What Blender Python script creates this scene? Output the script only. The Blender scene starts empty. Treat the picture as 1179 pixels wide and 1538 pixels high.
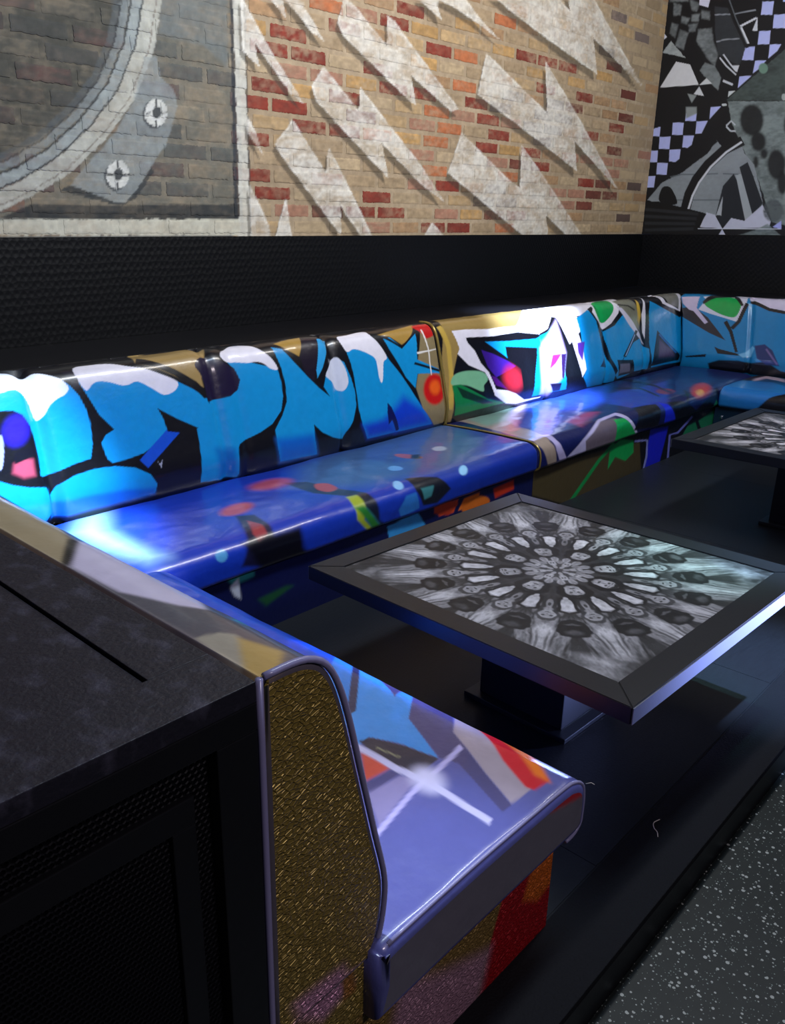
import bpy, bmesh, math, random
import numpy as np
from mathutils import Vector, Matrix
from mathutils.geometry import delaunay_2d_cdt

scene = bpy.context.scene
COL = scene.collection
random.seed(4)

# ------------------------------------------------------------------ camera
F_PX, PPX, PPY, W, H = 1227.76, 529.955, 768.97, 1179, 1538
PIT, YAW, ROL = .334831, .795198, -.003854
cam_data = bpy.data.cameras.new('camera')
cam = bpy.data.objects.new('camera', cam_data); COL.objects.link(cam)
cam_data.sensor_fit = 'AUTO'; cam_data.sensor_width = 36.0
cam_data.lens = 36.0 * F_PX / H
cam_data.shift_x = (W / 2 - PPX) / H
cam_data.shift_y = -(H / 2 - PPY) / H
cam_data.clip_start = .02
_f = Vector((math.sin(YAW) * math.cos(PIT), math.cos(YAW) * math.cos(PIT), -math.sin(PIT)))
_r = Vector((math.cos(YAW), -math.sin(YAW), 0)); _d = _f.cross(_r)
_r2 = math.cos(ROL) * _r + math.sin(ROL) * _d
_d2 = -math.sin(ROL) * _r + math.cos(ROL) * _d
_m = Matrix((_r2, -_d2, -_f)).transposed().to_4x4(); _m.translation = (0, 0, 1.6)
cam.matrix_world = _m
scene.camera = cam

# ------------------------------------------------------------------ light and exposure
world = bpy.data.worlds.new('world'); scene.world = world; world.use_nodes = True
world.node_tree.nodes['Background'].inputs[0].default_value = (.10, .14, .30, 1)
world.node_tree.nodes['Background'].inputs[1].default_value = .075
scene.view_settings.view_transform = 'Standard'; scene.view_settings.look = 'None'
scene.view_settings.exposure = 0.0; scene.view_settings.gamma = 1.0
scene.view_settings.use_curve_mapping = False

def aim(o, target):
    o.rotation_euler = (Vector(target) - o.location).to_track_quat('-Z', 'Y').to_euler()
def area_light(name, loc, target, sx, sy, power, colour):
    l = bpy.data.lights.new(name, 'AREA'); l.shape = 'RECTANGLE'; l.size = sx; l.size_y = sy
    l.energy = power; l.color = colour
    o = bpy.data.objects.new(name, l); COL.objects.link(o); o.location = loc; aim(o, target); return o
def spot_light(name, loc, target, angle, power, colour, blend=.6, radius=.04):
    l = bpy.data.lights.new(name, 'SPOT'); l.spot_size = math.radians(angle); l.spot_blend = blend
    l.energy = power; l.color = colour; l.shadow_soft_size = radius
    o = bpy.data.objects.new(name, l); COL.objects.link(o); o.location = loc; aim(o, target); return o
area_light('mural_wash_light', (4.1, 1.0, 4.1), (4.1, 4.0, 2.3), 3.0, .4, 122, (1, .95, .89))
area_light('collage_fill_light', (6.4, 1.6, 4.1), (8.2, 3.4, 2.4), .6, .3, 26, (.86, .92, 1))  # unseen fill, added to brighten the collage wall
area_light('room_light', (2.6, .9, 4.1), (2.6, 3.0, .7), 2.4, .5, 78, (.64, .80, 1))
area_light('front_fill_light', (.9, -2.2, 3.7), (.95, .73, .3), .7, .4, 40, (1, .86, .92))  # added fill behind the camera, lifts the gold end and cabinet front
spot_light('back_spot', (5.1, 1.7, 4.1), (5.12, 3.13, .98), 21, 6000, (.58, .72, 1), .95)
spot_light('corner_spot', (1.3, 1.4, 4.1), (1.16, 2.95, .55), 20, 3600, (.55, .80, 1), .95)
spot_light('near_spot', (1.3, 2.0, 4.1), (.98, .74, .5), 12, 560, (.62, .74, 1), 1.0)
spot_light('side_spot', (5.6, -1.3, .40), (2.7, .72, .50), 16, 9000, (.34, .44, 1), 1.0, .1)
spot_light('step_spot', (3.5, -.2, 4.1), (3.10, .80, .0), 15, 2600, (.38, .58, 1), 1.0)
spot_light('table_spot', (3.8, .6, 4.1), (2.8, 1.0, .5), 13, 480, (.35, 1, .92), 1.0)
spot_light('walkway_spot', (2.6, -1.6, 4.1), (2.4, -.45, -.1), 28, 26, (.80, .92, 1), .9)

# ------------------------------------------------------------------ helpers
def srgb(h):
    c = np.array([int(h[i:i + 2], 16) for i in (0, 2, 4)]) / 255.
    return np.where(c <= .04045, c / 12.92, ((c + .055) / 1.055) ** 2.4)
def tag(o, label=None, cat=None, group=None, kind=None):
    if label: o['label'] = label
    if cat: o['category'] = cat
    if group: o['group'] = group
    if kind: o['kind'] = kind
    return o
def empty(name, loc, label, cat, group=None):
    o = bpy.data.objects.new(name, None); COL.objects.link(o); o.location = loc
    o.empty_display_size = .1
    return tag(o, label, cat, group)
def link_mesh(name, me, mat, parent=None):
    o = bpy.data.objects.new(name, me); COL.objects.link(o)
    if mat: me.materials.append(mat)
    if parent is not None:
        o.parent = parent; o.matrix_parent_inverse = Matrix.Translation(-parent.location)
    return o
def mesh_np(name, V, Fq, colours=None, smooth=False):
    me = bpy.data.meshes.new(name)
    me.from_pydata([tuple(v) for v in np.asarray(V, float)], [], [tuple(int(i) for i in f) for f in Fq])
    if colours is not None:
        at = me.color_attributes.new('Col', 'FLOAT_COLOR', 'POINT')
        c = np.ones((len(V), 4), np.float32); c[:, :3] = colours
        at.data.foreach_set('color', c.ravel())
    if smooth: me.polygons.foreach_set('use_smooth', [True] * len(me.polygons))
    me.update(); return me
def box_mesh(name, lo, hi, bevel=.004, seg=2):
    bm = bmesh.new(); bmesh.ops.create_cube(bm, size=1)
    for v in bm.verts: v.co = Vector([(a + b) / 2 + c * (b - a) for a, b, c in zip(lo, hi, v.co)])
    if bevel: bmesh.ops.bevel(bm, geom=list(bm.edges), offset=bevel, segments=seg, affect='EDGES', profile=.6)
    me = bpy.data.meshes.new(name); bm.to_mesh(me); bm.free(); return me
def box(name, lo, hi, mat, parent=None, bevel=.004, seg=2):
    return link_mesh(name, box_mesh(name, lo, hi, bevel, seg), mat, parent)
def tube(name, pts, r, mat, parent=None, n=8, closed=False):
    pts = [Vector(p) for p in pts]; V = []; Fq = []; N = len(pts); up = None
    for i, p in enumerate(pts):
        t = (pts[min(i + 1, N - 1)] - pts[max(i - 1, 0)]).normalized()
        if up is None: up = t.orthogonal().normalized()
        up = (up - t * up.dot(t)).normalized(); s = t.cross(up)
        rr = r[i] if isinstance(r, (list, tuple)) else r
        for k in range(n):
            a = 2 * math.pi * k / n; V.append(p + (up * math.cos(a) + s * math.sin(a)) * rr)
    for i in range(N - 1):
        for k in range(n): Fq.append((i * n + k, i * n + (k + 1) % n, (i + 1) * n + (k + 1) % n, (i + 1) * n + k))
    Fq.append(tuple(range(n))[::-1]); Fq.append(tuple((N - 1) * n + k for k in range(n)))
    return link_mesh(name, mesh_np(name, V, Fq, smooth=True), mat, parent)

# value noise for paint wear and print grain
_rng = np.random.RandomState(7); _lat = _rng.rand(257, 257); _lat[256] = _lat[0]; _lat[:, 256] = _lat[:, 0]
def vnoise(x, y):
    xi = np.floor(x).astype(int); yi = np.floor(y).astype(int); fx = x - xi; fy = y - yi
    fx = fx * fx * (3 - 2 * fx); fy = fy * fy * (3 - 2 * fy); xi &= 255; yi &= 255
    return (_lat[xi, yi] * (1 - fx) * (1 - fy) + _lat[xi + 1, yi] * fx * (1 - fy) + _lat[xi, yi + 1] * (1 - fx) * fy + _lat[xi + 1, yi + 1] * fx * fy)
def fbm(x, y, o=4):
    s = 0; a = .5
    for i in range(o): s = s + a * vnoise(x * 2 ** i + 17.3 * i, y * 2 ** i + 5.1 * i); a *= .5
    return s / (1 - .5 ** o)
def smooth_poly(pts):
    p = np.array(pts, float); n = len(p); o = []
    for i in range(n):
        a, b, c, d = p[i - 1], p[i], p[(i + 1) % n], p[(i + 2) % n]
        for t in (0, .25, .5, .75):
            o.append(.5 * ((2 * b) + (c - a) * t + (2 * a - 5 * b + 4 * c - d) * t * t + (3 * b - a - 3 * c + d) * t ** 3))
    return np.array(o)
def cover(P, pts, soft):
    """soft coverage of polygon pts at points P (surface coordinates, metres)"""
    out = np.zeros(len(P)); m = soft * 1.2 + .002
    lo = pts.min(0) - m; hi = pts.max(0) + m
    idx = np.nonzero(((P >= lo) & (P <= hi)).all(1))[0]
    if not len(idx): return out
    q = P[idx]; ins = np.zeros(len(q), bool); d2 = np.full(len(q), 1e9)
    for i in range(len(pts)):
        a = pts[i]; b = pts[(i + 1) % len(pts)]; ab = b - a; L = ab @ ab
        if L < 1e-12: continue
        w = q - a; t = np.clip((w @ ab) / L, 0, 1)
        e = w - t[:, None] * ab; d2 = np.minimum(d2, (e * e).sum(1))
        c = (a[1] > q[:, 1]) != (b[1] > q[:, 1])
        if c.any():
            with np.errstate(all='ignore'):
                ins ^= c & (q[:, 0] < a[0] + (q[:, 1] - a[1]) * ab[0] / ab[1])
    sd = np.sqrt(d2) * np.where(ins, 1, -1)
    s = np.clip(.5 + sd / (2 * soft), 0, 1); out[idx] = s * s * (3 - 2 * s); return out
def paint(P, base, layers, grain=0.0):
    P = np.asarray(P, float); C = np.array(np.broadcast_to(base, (len(P), 3)), float)
    wn = None
    for col, soft, alpha, wear, sm, pts in layers:
        pts = smooth_poly(pts) if sm else np.array(pts, float)
        if wear and wn is None:
            wn = np.clip((.6 * fbm(P[:, 0] * 7, P[:, 1] * 12, 5) + .4 * fbm(P[:, 0] * 30 + 5, P[:, 1] * 60, 3) - .38) * 3.6, 0, 1)
            Pw = P + .010 * np.c_[fbm(P[:, 0] * 45, P[:, 1] * 45, 3) - .5, fbm(P[:, 0] * 45 + 50, P[:, 1] * 45, 3) - .5]
        a = cover(Pw if wear else P, pts, soft) * alpha
        if wear:
            a = a * (1 - wear * wn)
        C = C * (1 - a[:, None]) + srgb(col) * a[:, None]
    if grain: C = C * (1 + grain * (fbm(P[:, 0] * 40, P[:, 1] * 40, 3) - .5))[:, None]
    return np.clip(C, 0, 1)

# ------------------------------------------------------------------ materials
def new_mat(name):
    m = bpy.data.materials.new(name); m.use_nodes = True; nt = m.node_tree
    return m, nt, nt.nodes['Principled BSDF']
def node(nt, t, **kw):
    n = nt.nodes.new(t)
    for k, v in kw.items(): setattr(n, k, v)
    return n
def coords(nt, scale=(1, 1, 1)):
    g = node(nt, 'ShaderNodeNewGeometry'); mp = node(nt, 'ShaderNodeMapping'); mp.inputs['Scale'].default_value = scale
    nt.links.new(g.outputs['Position'], mp.inputs['Vector']); return mp.outputs['Vector']
def bump(nt, b, height, strength, dist):
    n = node(nt, 'ShaderNodeBump'); n.inputs['Strength'].default_value = strength; n.inputs['Distance'].default_value = dist
    nt.links.new(height, n.inputs['Height']); nt.links.new(n.outputs[0], b.inputs['Normal']); return n
def col_mat(name, rough=.5, coat=0., metallic=0., spec=.5):
    m, nt, b = new_mat(name); a = node(nt, 'ShaderNodeVertexColor', layer_name='Col')
    nt.links.new(a.outputs['Color'], b.inputs['Base Color'])
    b.inputs['Roughness'].default_value = rough; b.inputs['Coat Weight'].default_value = coat
    b.inputs['Coat Roughness'].default_value = .12; b.inputs['Metallic'].default_value = metallic
    b.inputs['Specular IOR Level'].default_value = spec
    return m, nt, b
def noise(nt, vec, scale, detail=4):
    n = node(nt, 'ShaderNodeTexNoise'); n.inputs['Scale'].default_value = scale; n.inputs['Detail'].default_value = detail
    nt.links.new(vec, n.inputs['Vector']); return n.outputs['Fac']
def croc(nt, b, scale, strength, dist):
    v = node(nt, 'ShaderNodeTexVoronoi', feature='DISTANCE_TO_EDGE'); v.inputs['Scale'].default_value = scale
    vec = coords(nt, (1, 1, 1.5)); nt.links.new(vec, v.inputs['Vector'])
    r = node(nt, 'ShaderNodeValToRGB'); r.color_ramp.elements[0].position = 0; r.color_ramp.elements[1].position = .16
    r.color_ramp.elements[0].color = (1, 1, 1, 1); r.color_ramp.elements[1].color = (0, 0, 0, 1)
    nt.links.new(v.outputs['Distance'], r.inputs['Fac'])
    bump(nt, b, r.outputs['Color'], strength, dist); return r
M = {}
M['print'], nt, b = col_mat('printed_vinyl', .36, .55)
bump(nt, b, noise(nt, coords(nt), 24, 3), .16, .012)
M['gold'], nt, b = col_mat('gold_crocodile_vinyl', .38, .15, .4)
croc(nt, b, 90, .7, .004)
M['brick'], nt, b = col_mat('painted_brick', .8)
bump(nt, b, noise(nt, coords(nt), 70, 5), .3, .004)
M['mortar'], nt, b = col_mat('painted_mortar', .9)
bump(nt, b, noise(nt, coords(nt), 90, 5), .3, .004)
M['collage'], nt, b = col_mat('collage_print', .55)
M['table_print'], nt, b = col_mat('table_print_under_glass', .5, .12, 0., .25)
b.inputs['Coat Roughness'].default_value = .15
def plain(name, col, rough=.5, metallic=0., bs=0., bscale=60, spec=.5):
    m, nt, b = new_mat(name); b.inputs['Base Color'].default_value = (*srgb(col), 1)
    b.inputs['Roughness'].default_value = rough; b.inputs['Metallic'].default_value = metallic
    b.inputs['Specular IOR Level'].default_value = spec
    if bs: bump(nt, b, noise(nt, coords(nt), bscale, 4), bs, .004)
    return m, nt, b
M['black'] = plain('black_satin_paint', '0e0f14', .42, bs=.12, bscale=40)[0]
M['ledge'] = plain('black_gloss_ledge', '0a0a10', .30, bs=.08, bscale=25)[0]
M['table_black'] = plain('black_table_frame', '14151b', .38, bs=.06, bscale=30)[0]
M['edge_band'] = plain('satin_edge_band', '6c6e7c', .45, .2)[0]
M['mesh_black'] = plain('black_perforated_sheet', '0c0d12', .38, .3)[0]
M['piping'] = plain('clear_grey_piping', '8c8ab4', .25)[0]
M['gold_piping'] = plain('gold_piping', '9a8444', .28, .5)[0]
M['dark_piping'] = plain('dark_piping', '14121c', .3)[0]
M['thread'] = plain('pale_thread', 'd8d0c8', .8)[0]
M['chrome'] = plain('bright_stud', 'd0d4dc', .15, 1.)[0]
# black textured wainscot
M['wainscot'], nt, b = plain('black_embossed_panel', '05060a', .5, spec=.3)
v = node(nt, 'ShaderNodeTexVoronoi', feature='F1'); v.inputs['Scale'].default_value = 38; v.inputs['Randomness'].default_value = .25
_c = coords(nt, (1, 1, 1)); _c.node.inputs['Rotation'].default_value = (.785, .785, 0); nt.links.new(_c, v.inputs['Vector']); bump(nt, b, v.outputs['Distance'], .35, .008)
# scuffed black cabinet top
M['scuffed'], nt, b = plain('scuffed_black_top', '101018', .5)
n1 = noise(nt, coords(nt, (1.6, 1, 1)), 17, 12); r = node(nt, 'ShaderNodeValToRGB')
r.color_ramp.elements[0].position = .52; r.color_ramp.elements[0].color = (*srgb('1a1a26'), 1)
r.color_ramp.elements[1].position = .85; r.color_ramp.elements[1].color = (*srgb('4a4a5c'), 1)
nt.links.new(n1, r.inputs['Fac']); nt.links.new(r.outputs['Color'], b.inputs['Base Color'])
bump(nt, b, noise(nt, coords(nt), 120, 5), .5, .004)
# terrazzo
M['terrazzo'], nt, b = plain('terrazzo', '2a3034', .5, spec=.3)
vec = coords(nt); v = node(nt, 'ShaderNodeTexVoronoi', feature='F1'); v.inputs['Scale'].default_value = 85; nt.links.new(vec, v.inputs['Vector'])
sz = node(nt, 'ShaderNodeMath', operation='MULTIPLY'); sep = node(nt, 'ShaderNodeSeparateColor'); nt.links.new(v.outputs['Color'], sep.inputs[0])
pw = node(nt, 'ShaderNodeMath', operation='POWER'); nt.links.new(sep.outputs[0], pw.inputs[0]); pw.inputs[1].default_value = 3.0
nt.links.new(pw.outputs[0], sz.inputs[0]); sz.inputs[1].default_value = .42
lt = node(nt, 'ShaderNodeMath', operation='LESS_THAN'); nt.links.new(v.outputs['Distance'], lt.inputs[0]); nt.links.new(sz.outputs[0], lt.inputs[1])
mx = node(nt, 'ShaderNodeMix', data_type='RGBA'); nt.links.new(lt.outputs[0], mx.inputs['Factor'])
rr = node(nt, 'ShaderNodeValToRGB'); rr.color_ramp.elements[0].color = (*srgb('121718'), 1); rr.color_ramp.elements[1].color = (*srgb('222929'), 1)
nt.links.new(noise(nt, vec, 30, 6), rr.inputs['Fac']); nt.links.new(rr.outputs['Color'], mx.inputs['A'])
mx.inputs['B'].default_value = (*srgb('a4a8a6'), 1)
v2 = node(nt, 'ShaderNodeTexVoronoi', feature='F1'); v2.inputs['Scale'].default_value = 150; nt.links.new(vec, v2.inputs['Vector'])
sep2 = node(nt, 'ShaderNodeSeparateColor'); nt.links.new(v2.outputs['Color'], sep2.inputs[0])
pw2 = node(nt, 'ShaderNodeMath', operation='POWER'); nt.links.new(sep2.outputs[1], pw2.inputs[0]); pw2.inputs[1].default_value = 3.0
s2 = node(nt, 'ShaderNodeMath', operation='MULTIPLY'); nt.links.new(pw2.outputs[0], s2.inputs[0]); s2.inputs[1].default_value = .34
lt2 = node(nt, 'ShaderNodeMath', operation='LESS_THAN'); nt.links.new(v2.outputs['Distance'], lt2.inputs[0]); nt.links.new(s2.outputs[0], lt2.inputs[1])
mx2 = node(nt, 'ShaderNodeMix', data_type='RGBA'); nt.links.new(lt2.outputs[0], mx2.inputs['Factor']); nt.links.new(mx.outputs['Result'], mx2.inputs['A'])
mx2.inputs['B'].default_value = (*srgb('7c8684'), 1)
nt.links.new(mx2.outputs['Result'], b.inputs['Base Color'])
# platform deck
M['deck'], nt, b = plain('dark_deck_vinyl', '14181f', .42, spec=.25)
rr = node(nt, 'ShaderNodeValToRGB'); rr.color_ramp.elements[0].color = (*srgb('14161b'), 1); rr.color_ramp.elements[1].color = (*srgb('20242a'), 1)
nt.links.new(noise(nt, coords(nt, (1, 6, 1)), 14, 6), rr.inputs['Fac']); nt.links.new(rr.outputs['Color'], b.inputs['Base Color'])
bump(nt, b, noise(nt, coords(nt), 130, 3), .15, .003)
M['strip'], nt, b = plain('dark_edge_strip', '0e1016', .8, spec=.2)
bump(nt, b, noise(nt, coords(nt), 160, 5), .8, .004)

# ---- flat print and paint, plus some painted glare and glow, polygons in surface metres: (colour, edge softness, alpha, wear, smoothed, points)
ART={
 'back_left_rest':[
  ('a08450',0.0043,1,0,0,[(1.946,0.783),(2.325,0.722),(2.265,0.61),(2.228,0.55),(2.23,0.507),(2.118,0.563),(2.017,0.623),(1.921,0.666)]),
  ('24202c',0.003,1,0,0,[(1.57,0.675),(1.639,0.662),(1.671,0.58),(1.602,0.589)]),
  ('0a8fd0',0.002,1,0,0,[(1.289,0.727),(1.342,0.723),(1.42,0.694),(1.501,0.663),(1.556,0.632),(1.585,0.601),(1.613,0.554),(1.632,0.489),(1.636,0.431),(1.626,0.346),(1.605,0.287),(1.526,0.278),(1.453,0.262),(1.392,0.253),(1.38,0.26),(1.388,0.305),(1.393,0.397),(1.385,0.462),(1.36,0.512),(1.328,0.533),(1.276,0.538),(1.22,0.524)]),
  ('e6e2ee',0.002,1,0,1,[(1.298,0.748),(1.35,0.742),(1.425,0.703),(1.502,0.665),(1.556,0.632),(1.578,0.592),(1.556,0.566),(1.518,0.553),(1.48,0.53),(1.45,0.493),(1.425,0.479),(1.413,0.499),(1.405,0.55),(1.382,0.595),(1.351,0.615),(1.295,0.607),(1.243,0.61)]),
  ('0a8fd0',0.002,1,0,0,[(1.167,0.304),(1.212,0.272),(1.26,0.246),(1.319,0.224),(1.396,0.208),(1.404,0.171),(1.402,0.08),(1.367,0.06),(1.157,0.262)]),
  ('2a18b8',0.0214,1,0,0,[(1.366,0.43),(1.351,0.413),(1.333,0.401),(1.314,0.396),(1.297,0.397),(1.282,0.406),(1.273,0.42),(1.269,0.439),(1.272,0.459),(1.281,0.478),(1.296,0.495),(1.313,0.507),(1.332,0.513),(1.35,0.511),(1.365,0.503),(1.375,0.489),(1.379,0.47),(1.375,0.45)]),
  ('b8465c',0.0126,1,0,0,[(1.284,0.326),(1.329,0.344),(1.363,0.329),(1.357,0.265),(1.31,0.265),(1.271,0.292)]),
  ('0c0a18',0.0027,1,0,0,[(1.29,0.37),(1.375,0.381),(1.381,0.344),(1.288,0.325)]),
  ('9898c8',0.002,1,0,0,[(1.256,0.376),(1.249,0.353),(1.242,0.332),(1.235,0.318),(1.229,0.311),(1.224,0.312),(1.221,0.321),(1.221,0.337),(1.224,0.358),(1.229,0.381),(1.235,0.404),(1.242,0.424),(1.25,0.439),(1.256,0.447),(1.261,0.446),(1.263,0.437),(1.263,0.421),(1.261,0.4)]),
  ('0a8fd0',0.002,1,0,0,[(1.406,0.17),(1.439,0.206),(1.515,0.232),(1.61,0.242),(1.704,0.235),(1.797,0.21),(1.867,0.165),(1.898,0.111),(1.886,0.069),(1.737,0.072),(1.563,0.072),(1.401,0.061)]),
  ('0a66c8',0.0148,1,0,0,[(1.405,0.132),(1.567,0.134),(1.738,0.12),(1.886,0.097),(1.886,0.063),(1.564,0.066),(1.401,0.061)]),
  ('0a8fd0',0.002,1,0,0,[(1.624,0.669),(1.711,0.681),(1.794,0.676),(1.871,0.657),(1.95,0.631),(2.01,0.603),(2.092,0.556),(2.167,0.51),(2.236,0.453),(2.243,0.428),(2.329,0.427),(2.424,0.427),(2.466,0.253),(2.373,0.218),(2.363,0.203),(2.35,0.049),(2.133,0.066),(2.151,0.284),(2.152,0.329),(2.093,0.356),(2.029,0.399),(1.969,0.447),(1.986,0.406),(1.997,0.337),(1.934,0.296),(1.856,0.264),(1.763,0.252),(1.697,0.25),(1.678,0.27),(1.671,0.299),(1.666,0.344),(1.694,0.373),(1.738,0.389),(1.683,0.462),(1.651,0.544),(1.627,0.605)]),
  ('e6e2ee',0.002,1,0,1,[(1.63,0.68),(1.716,0.69),(1.797,0.681),(1.871,0.657),(1.95,0.631),(2.01,0.603),(2.097,0.553),(2.082,0.516),(2.029,0.5),(1.997,0.512),(1.947,0.549),(1.898,0.578),(1.857,0.57),(1.818,0.57),(1.769,0.589),(1.719,0.601),(1.685,0.592),(1.665,0.576),(1.648,0.571),(1.629,0.61)]),
  ('1050c8',0.0022,1,0,0,[(1.861,0.195),(2.074,0.332),(2.036,0.374),(1.827,0.237)]),
  ('0b0a12',0.002,1,0,0,[(1.969,0.447),(2.062,0.384),(2.161,0.326),(2.06,0.321),(1.997,0.337),(1.99,0.395)]),
  ('b0b4c8',0.002,1,0,0,[(1.914,0.217),(1.924,0.2),(1.94,0.218),(1.927,0.184)]),
  ('0b0a12',0.002,1,0,0,[(1.919,0.665),(2.014,0.627),(2.091,0.581),(2.171,0.519),(2.223,0.454),(2.254,0.472),(2.197,0.539),(2.113,0.602),(2.034,0.651),(1.948,0.706)]),
  ('1a1030',0.002,1,0,1,[(2.21,0.616),(2.264,0.652),(2.322,0.638),(2.388,0.602),(2.442,0.557),(2.45,0.501),(2.417,0.455),(2.346,0.443),(2.258,0.437),(2.239,0.463),(2.238,0.517),(2.227,0.571)]),
  ('0a8fd0',0.002,1,0,0,[(2.393,0.618),(2.516,0.599),(2.695,0.543),(2.704,0.472),(2.699,0.4),(2.671,0.331),(2.602,0.275),(2.518,0.247),(2.423,0.227),(2.376,0.212),(2.355,0.187),(2.36,0.06),(2.243,0.069),(2.247,0.437),(2.276,0.442),(2.374,0.445),(2.43,0.469),(2.452,0.515),(2.435,0.573)]),
  ('e6e2ee',0.002,1,0,1,[(2.372,0.649),(2.422,0.692),(2.517,0.722),(2.585,0.694),(2.628,0.648),(2.669,0.603),(2.694,0.558),(2.693,0.536),(2.653,0.548),(2.615,0.579),(2.574,0.592),(2.514,0.592),(2.445,0.603),(2.391,0.613)]),
  ('0668b8',0.0259,1,0,0,[(2.229,0.216),(2.343,0.195),(2.352,0.057),(2.236,0.073)]),
  ('a8843e',0.0033,1,0,0,[(2.728,0.68),(2.789,0.695),(2.918,0.697),(2.885,0.636),(2.85,0.587),(2.791,0.628),(2.758,0.656)]),
  ('191022',0.0031,1,0,0,[(2.916,0.691),(3.033,0.684),(2.945,0.505),(2.92,0.445),(2.866,0.501),(2.855,0.583)]),
  ('0a8fd0',0.002,1,0,0,[(2.696,0.658),(2.756,0.639),(2.814,0.557),(2.878,0.481),(2.946,0.41),(3.016,0.353),(2.981,0.412),(3.013,0.472),(3.071,0.528),(3.114,0.556),(3.169,0.524),(3.203,0.436),(3.218,0.355),(3.208,0.277),(3.165,0.204),(3.11,0.147),(3.087,0.108),(2.991,0.139),(2.916,0.177),(2.865,0.229),(2.859,0.152),(2.879,0.065),(2.629,0.069),(2.61,0.158),(2.61,0.241),(2.673,0.306),(2.718,0.373),(2.728,0.457),(2.721,0.54),(2.707,0.599)]),
  ('0a62c4',0.029,1,0,0,[(2.606,0.196),(2.848,0.179),(2.879,0.065),(2.629,0.065)]),
  ('d0d4e6',0.002,1,0,1,[(3.014,0.478),(3.109,0.557),(3.158,0.519),(3.179,0.452),(3.174,0.407),(3.133,0.373),(3.09,0.385),(3.056,0.428),(3.026,0.451)]),
  ('2a9ad8',0.002,1,0,0,[(3.019,0.672),(3.093,0.676),(3.055,0.594),(2.996,0.511),(2.945,0.461),(2.948,0.504),(2.979,0.576)]),
  ('0a8fd0',0.002,1,0,0,[(3.189,0.635),(3.293,0.675),(3.395,0.661),(3.476,0.593),(3.53,0.499),(3.61,0.401),(3.673,0.309),(3.751,0.184),(3.844,0.073),(3.278,0.076),(3.234,0.167),(3.224,0.248),(3.227,0.341),(3.23,0.433),(3.221,0.512),(3.203,0.579)]),
  ('0c3cc4',0.042,1,0,0,[(3.601,0.276),(3.751,0.184),(3.844,0.073),(3.52,0.076),(3.432,0.176)]),
  ('0c3cc4',0.0337,1,0,0,[(3.234,0.167),(3.452,0.173),(3.52,0.076),(3.281,0.079)]),
  ('e6e2ee',0.002,1,0,1,[(3.174,0.671),(3.265,0.686),(3.408,0.705),(3.432,0.653),(3.476,0.593),(3.517,0.514),(3.483,0.49),(3.459,0.405),(3.44,0.377),(3.428,0.409),(3.427,0.49),(3.412,0.525),(3.373,0.549),(3.314,0.575),(3.261,0.587),(3.211,0.576),(3.186,0.608)]),
  ('0a1050',0.002,1,0,0,[(3.463,0.261),(3.489,0.229),(3.543,0.087),(3.519,0.081),(3.48,0.155),(3.45,0.132),(3.447,0.201)]),
  ('a8843e',0.0037,1,0,0,[(3.488,0.654),(3.829,0.694),(3.736,0.597),(3.657,0.573),(3.573,0.63)]),
  ('8a7a58',0.0038,1,0,0,[(3.85,0.648),(4.143,0.655),(4.045,0.063),(3.864,0.062),(3.751,0.184),(3.721,0.31),(3.757,0.39),(3.981,0.383),(3.77,0.464)]),
  ('0a8fd0',0.002,1,0,0,[(3.519,0.624),(3.571,0.627),(3.652,0.557),(3.798,0.636),(3.787,0.564),(3.768,0.474),(3.982,0.385),(3.955,0.371),(3.753,0.391),(3.716,0.31),(3.648,0.382),(3.604,0.463),(3.545,0.559)]),
  ('0b0a12',0.0035,1,0,0,[(3.735,0.449),(3.975,0.372),(3.985,0.385),(3.745,0.462)]),
  ('c01818',0.0058,1,0,1,[(3.802,0.679),(3.968,0.688),(3.988,0.643),(3.96,0.603),(3.88,0.59),(3.848,0.628)]),
  ('c81414',0.0143,1,0,0,[(3.986,0.268),(3.972,0.236),(3.946,0.21),(3.914,0.193),(3.878,0.187),(3.843,0.192),(3.812,0.208),(3.791,0.232),(3.781,0.262),(3.783,0.294),(3.796,0.325),(3.82,0.35),(3.852,0.368),(3.887,0.375),(3.923,0.37),(3.954,0.355),(3.976,0.331),(3.988,0.301)]),
  ('f06018',0.0215,1,0,0,[(3.94,0.285),(3.933,0.271),(3.921,0.26),(3.906,0.252),(3.888,0.249),(3.872,0.251),(3.857,0.259),(3.847,0.27),(3.841,0.283),(3.842,0.298),(3.848,0.312),(3.86,0.324),(3.875,0.331),(3.892,0.334),(3.909,0.332),(3.924,0.325),(3.934,0.314),(3.94,0.3)]),
  ('e8e4e0',0.002,1,0,0,[(3.853,0.645),(3.877,0.526),(3.87,0.369),(3.879,0.369),(3.888,0.526),(3.867,0.648)]),
  ('e8e4e0',0.002,1,0,0,[(3.776,0.505),(3.967,0.515),(3.967,0.521),(3.775,0.517)]),
  ('0b0a12',0.002,1,0,0,[(3.509,0.634),(3.652,0.549),(3.814,0.637),(3.805,0.649),(3.653,0.562),(3.527,0.645)]),
 ],
 'back_right_rest':[
  ('9a8048',0.0038,1,0,0,[(4.118,0.791),(5.254,0.869),(4.829,0.56),(4.155,0.616),(4.189,0.497),(4.161,0.468),(4.077,0.331),(4.038,0.051),(3.867,0.081)]),
  ('c0a048',0.0048,1,0,0,[(4.016,0.65),(4.06,0.519),(4.045,0.335),(3.991,0.14),(4.036,0.132),(4.089,0.33),(4.104,0.522),(4.065,0.662)]),
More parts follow.
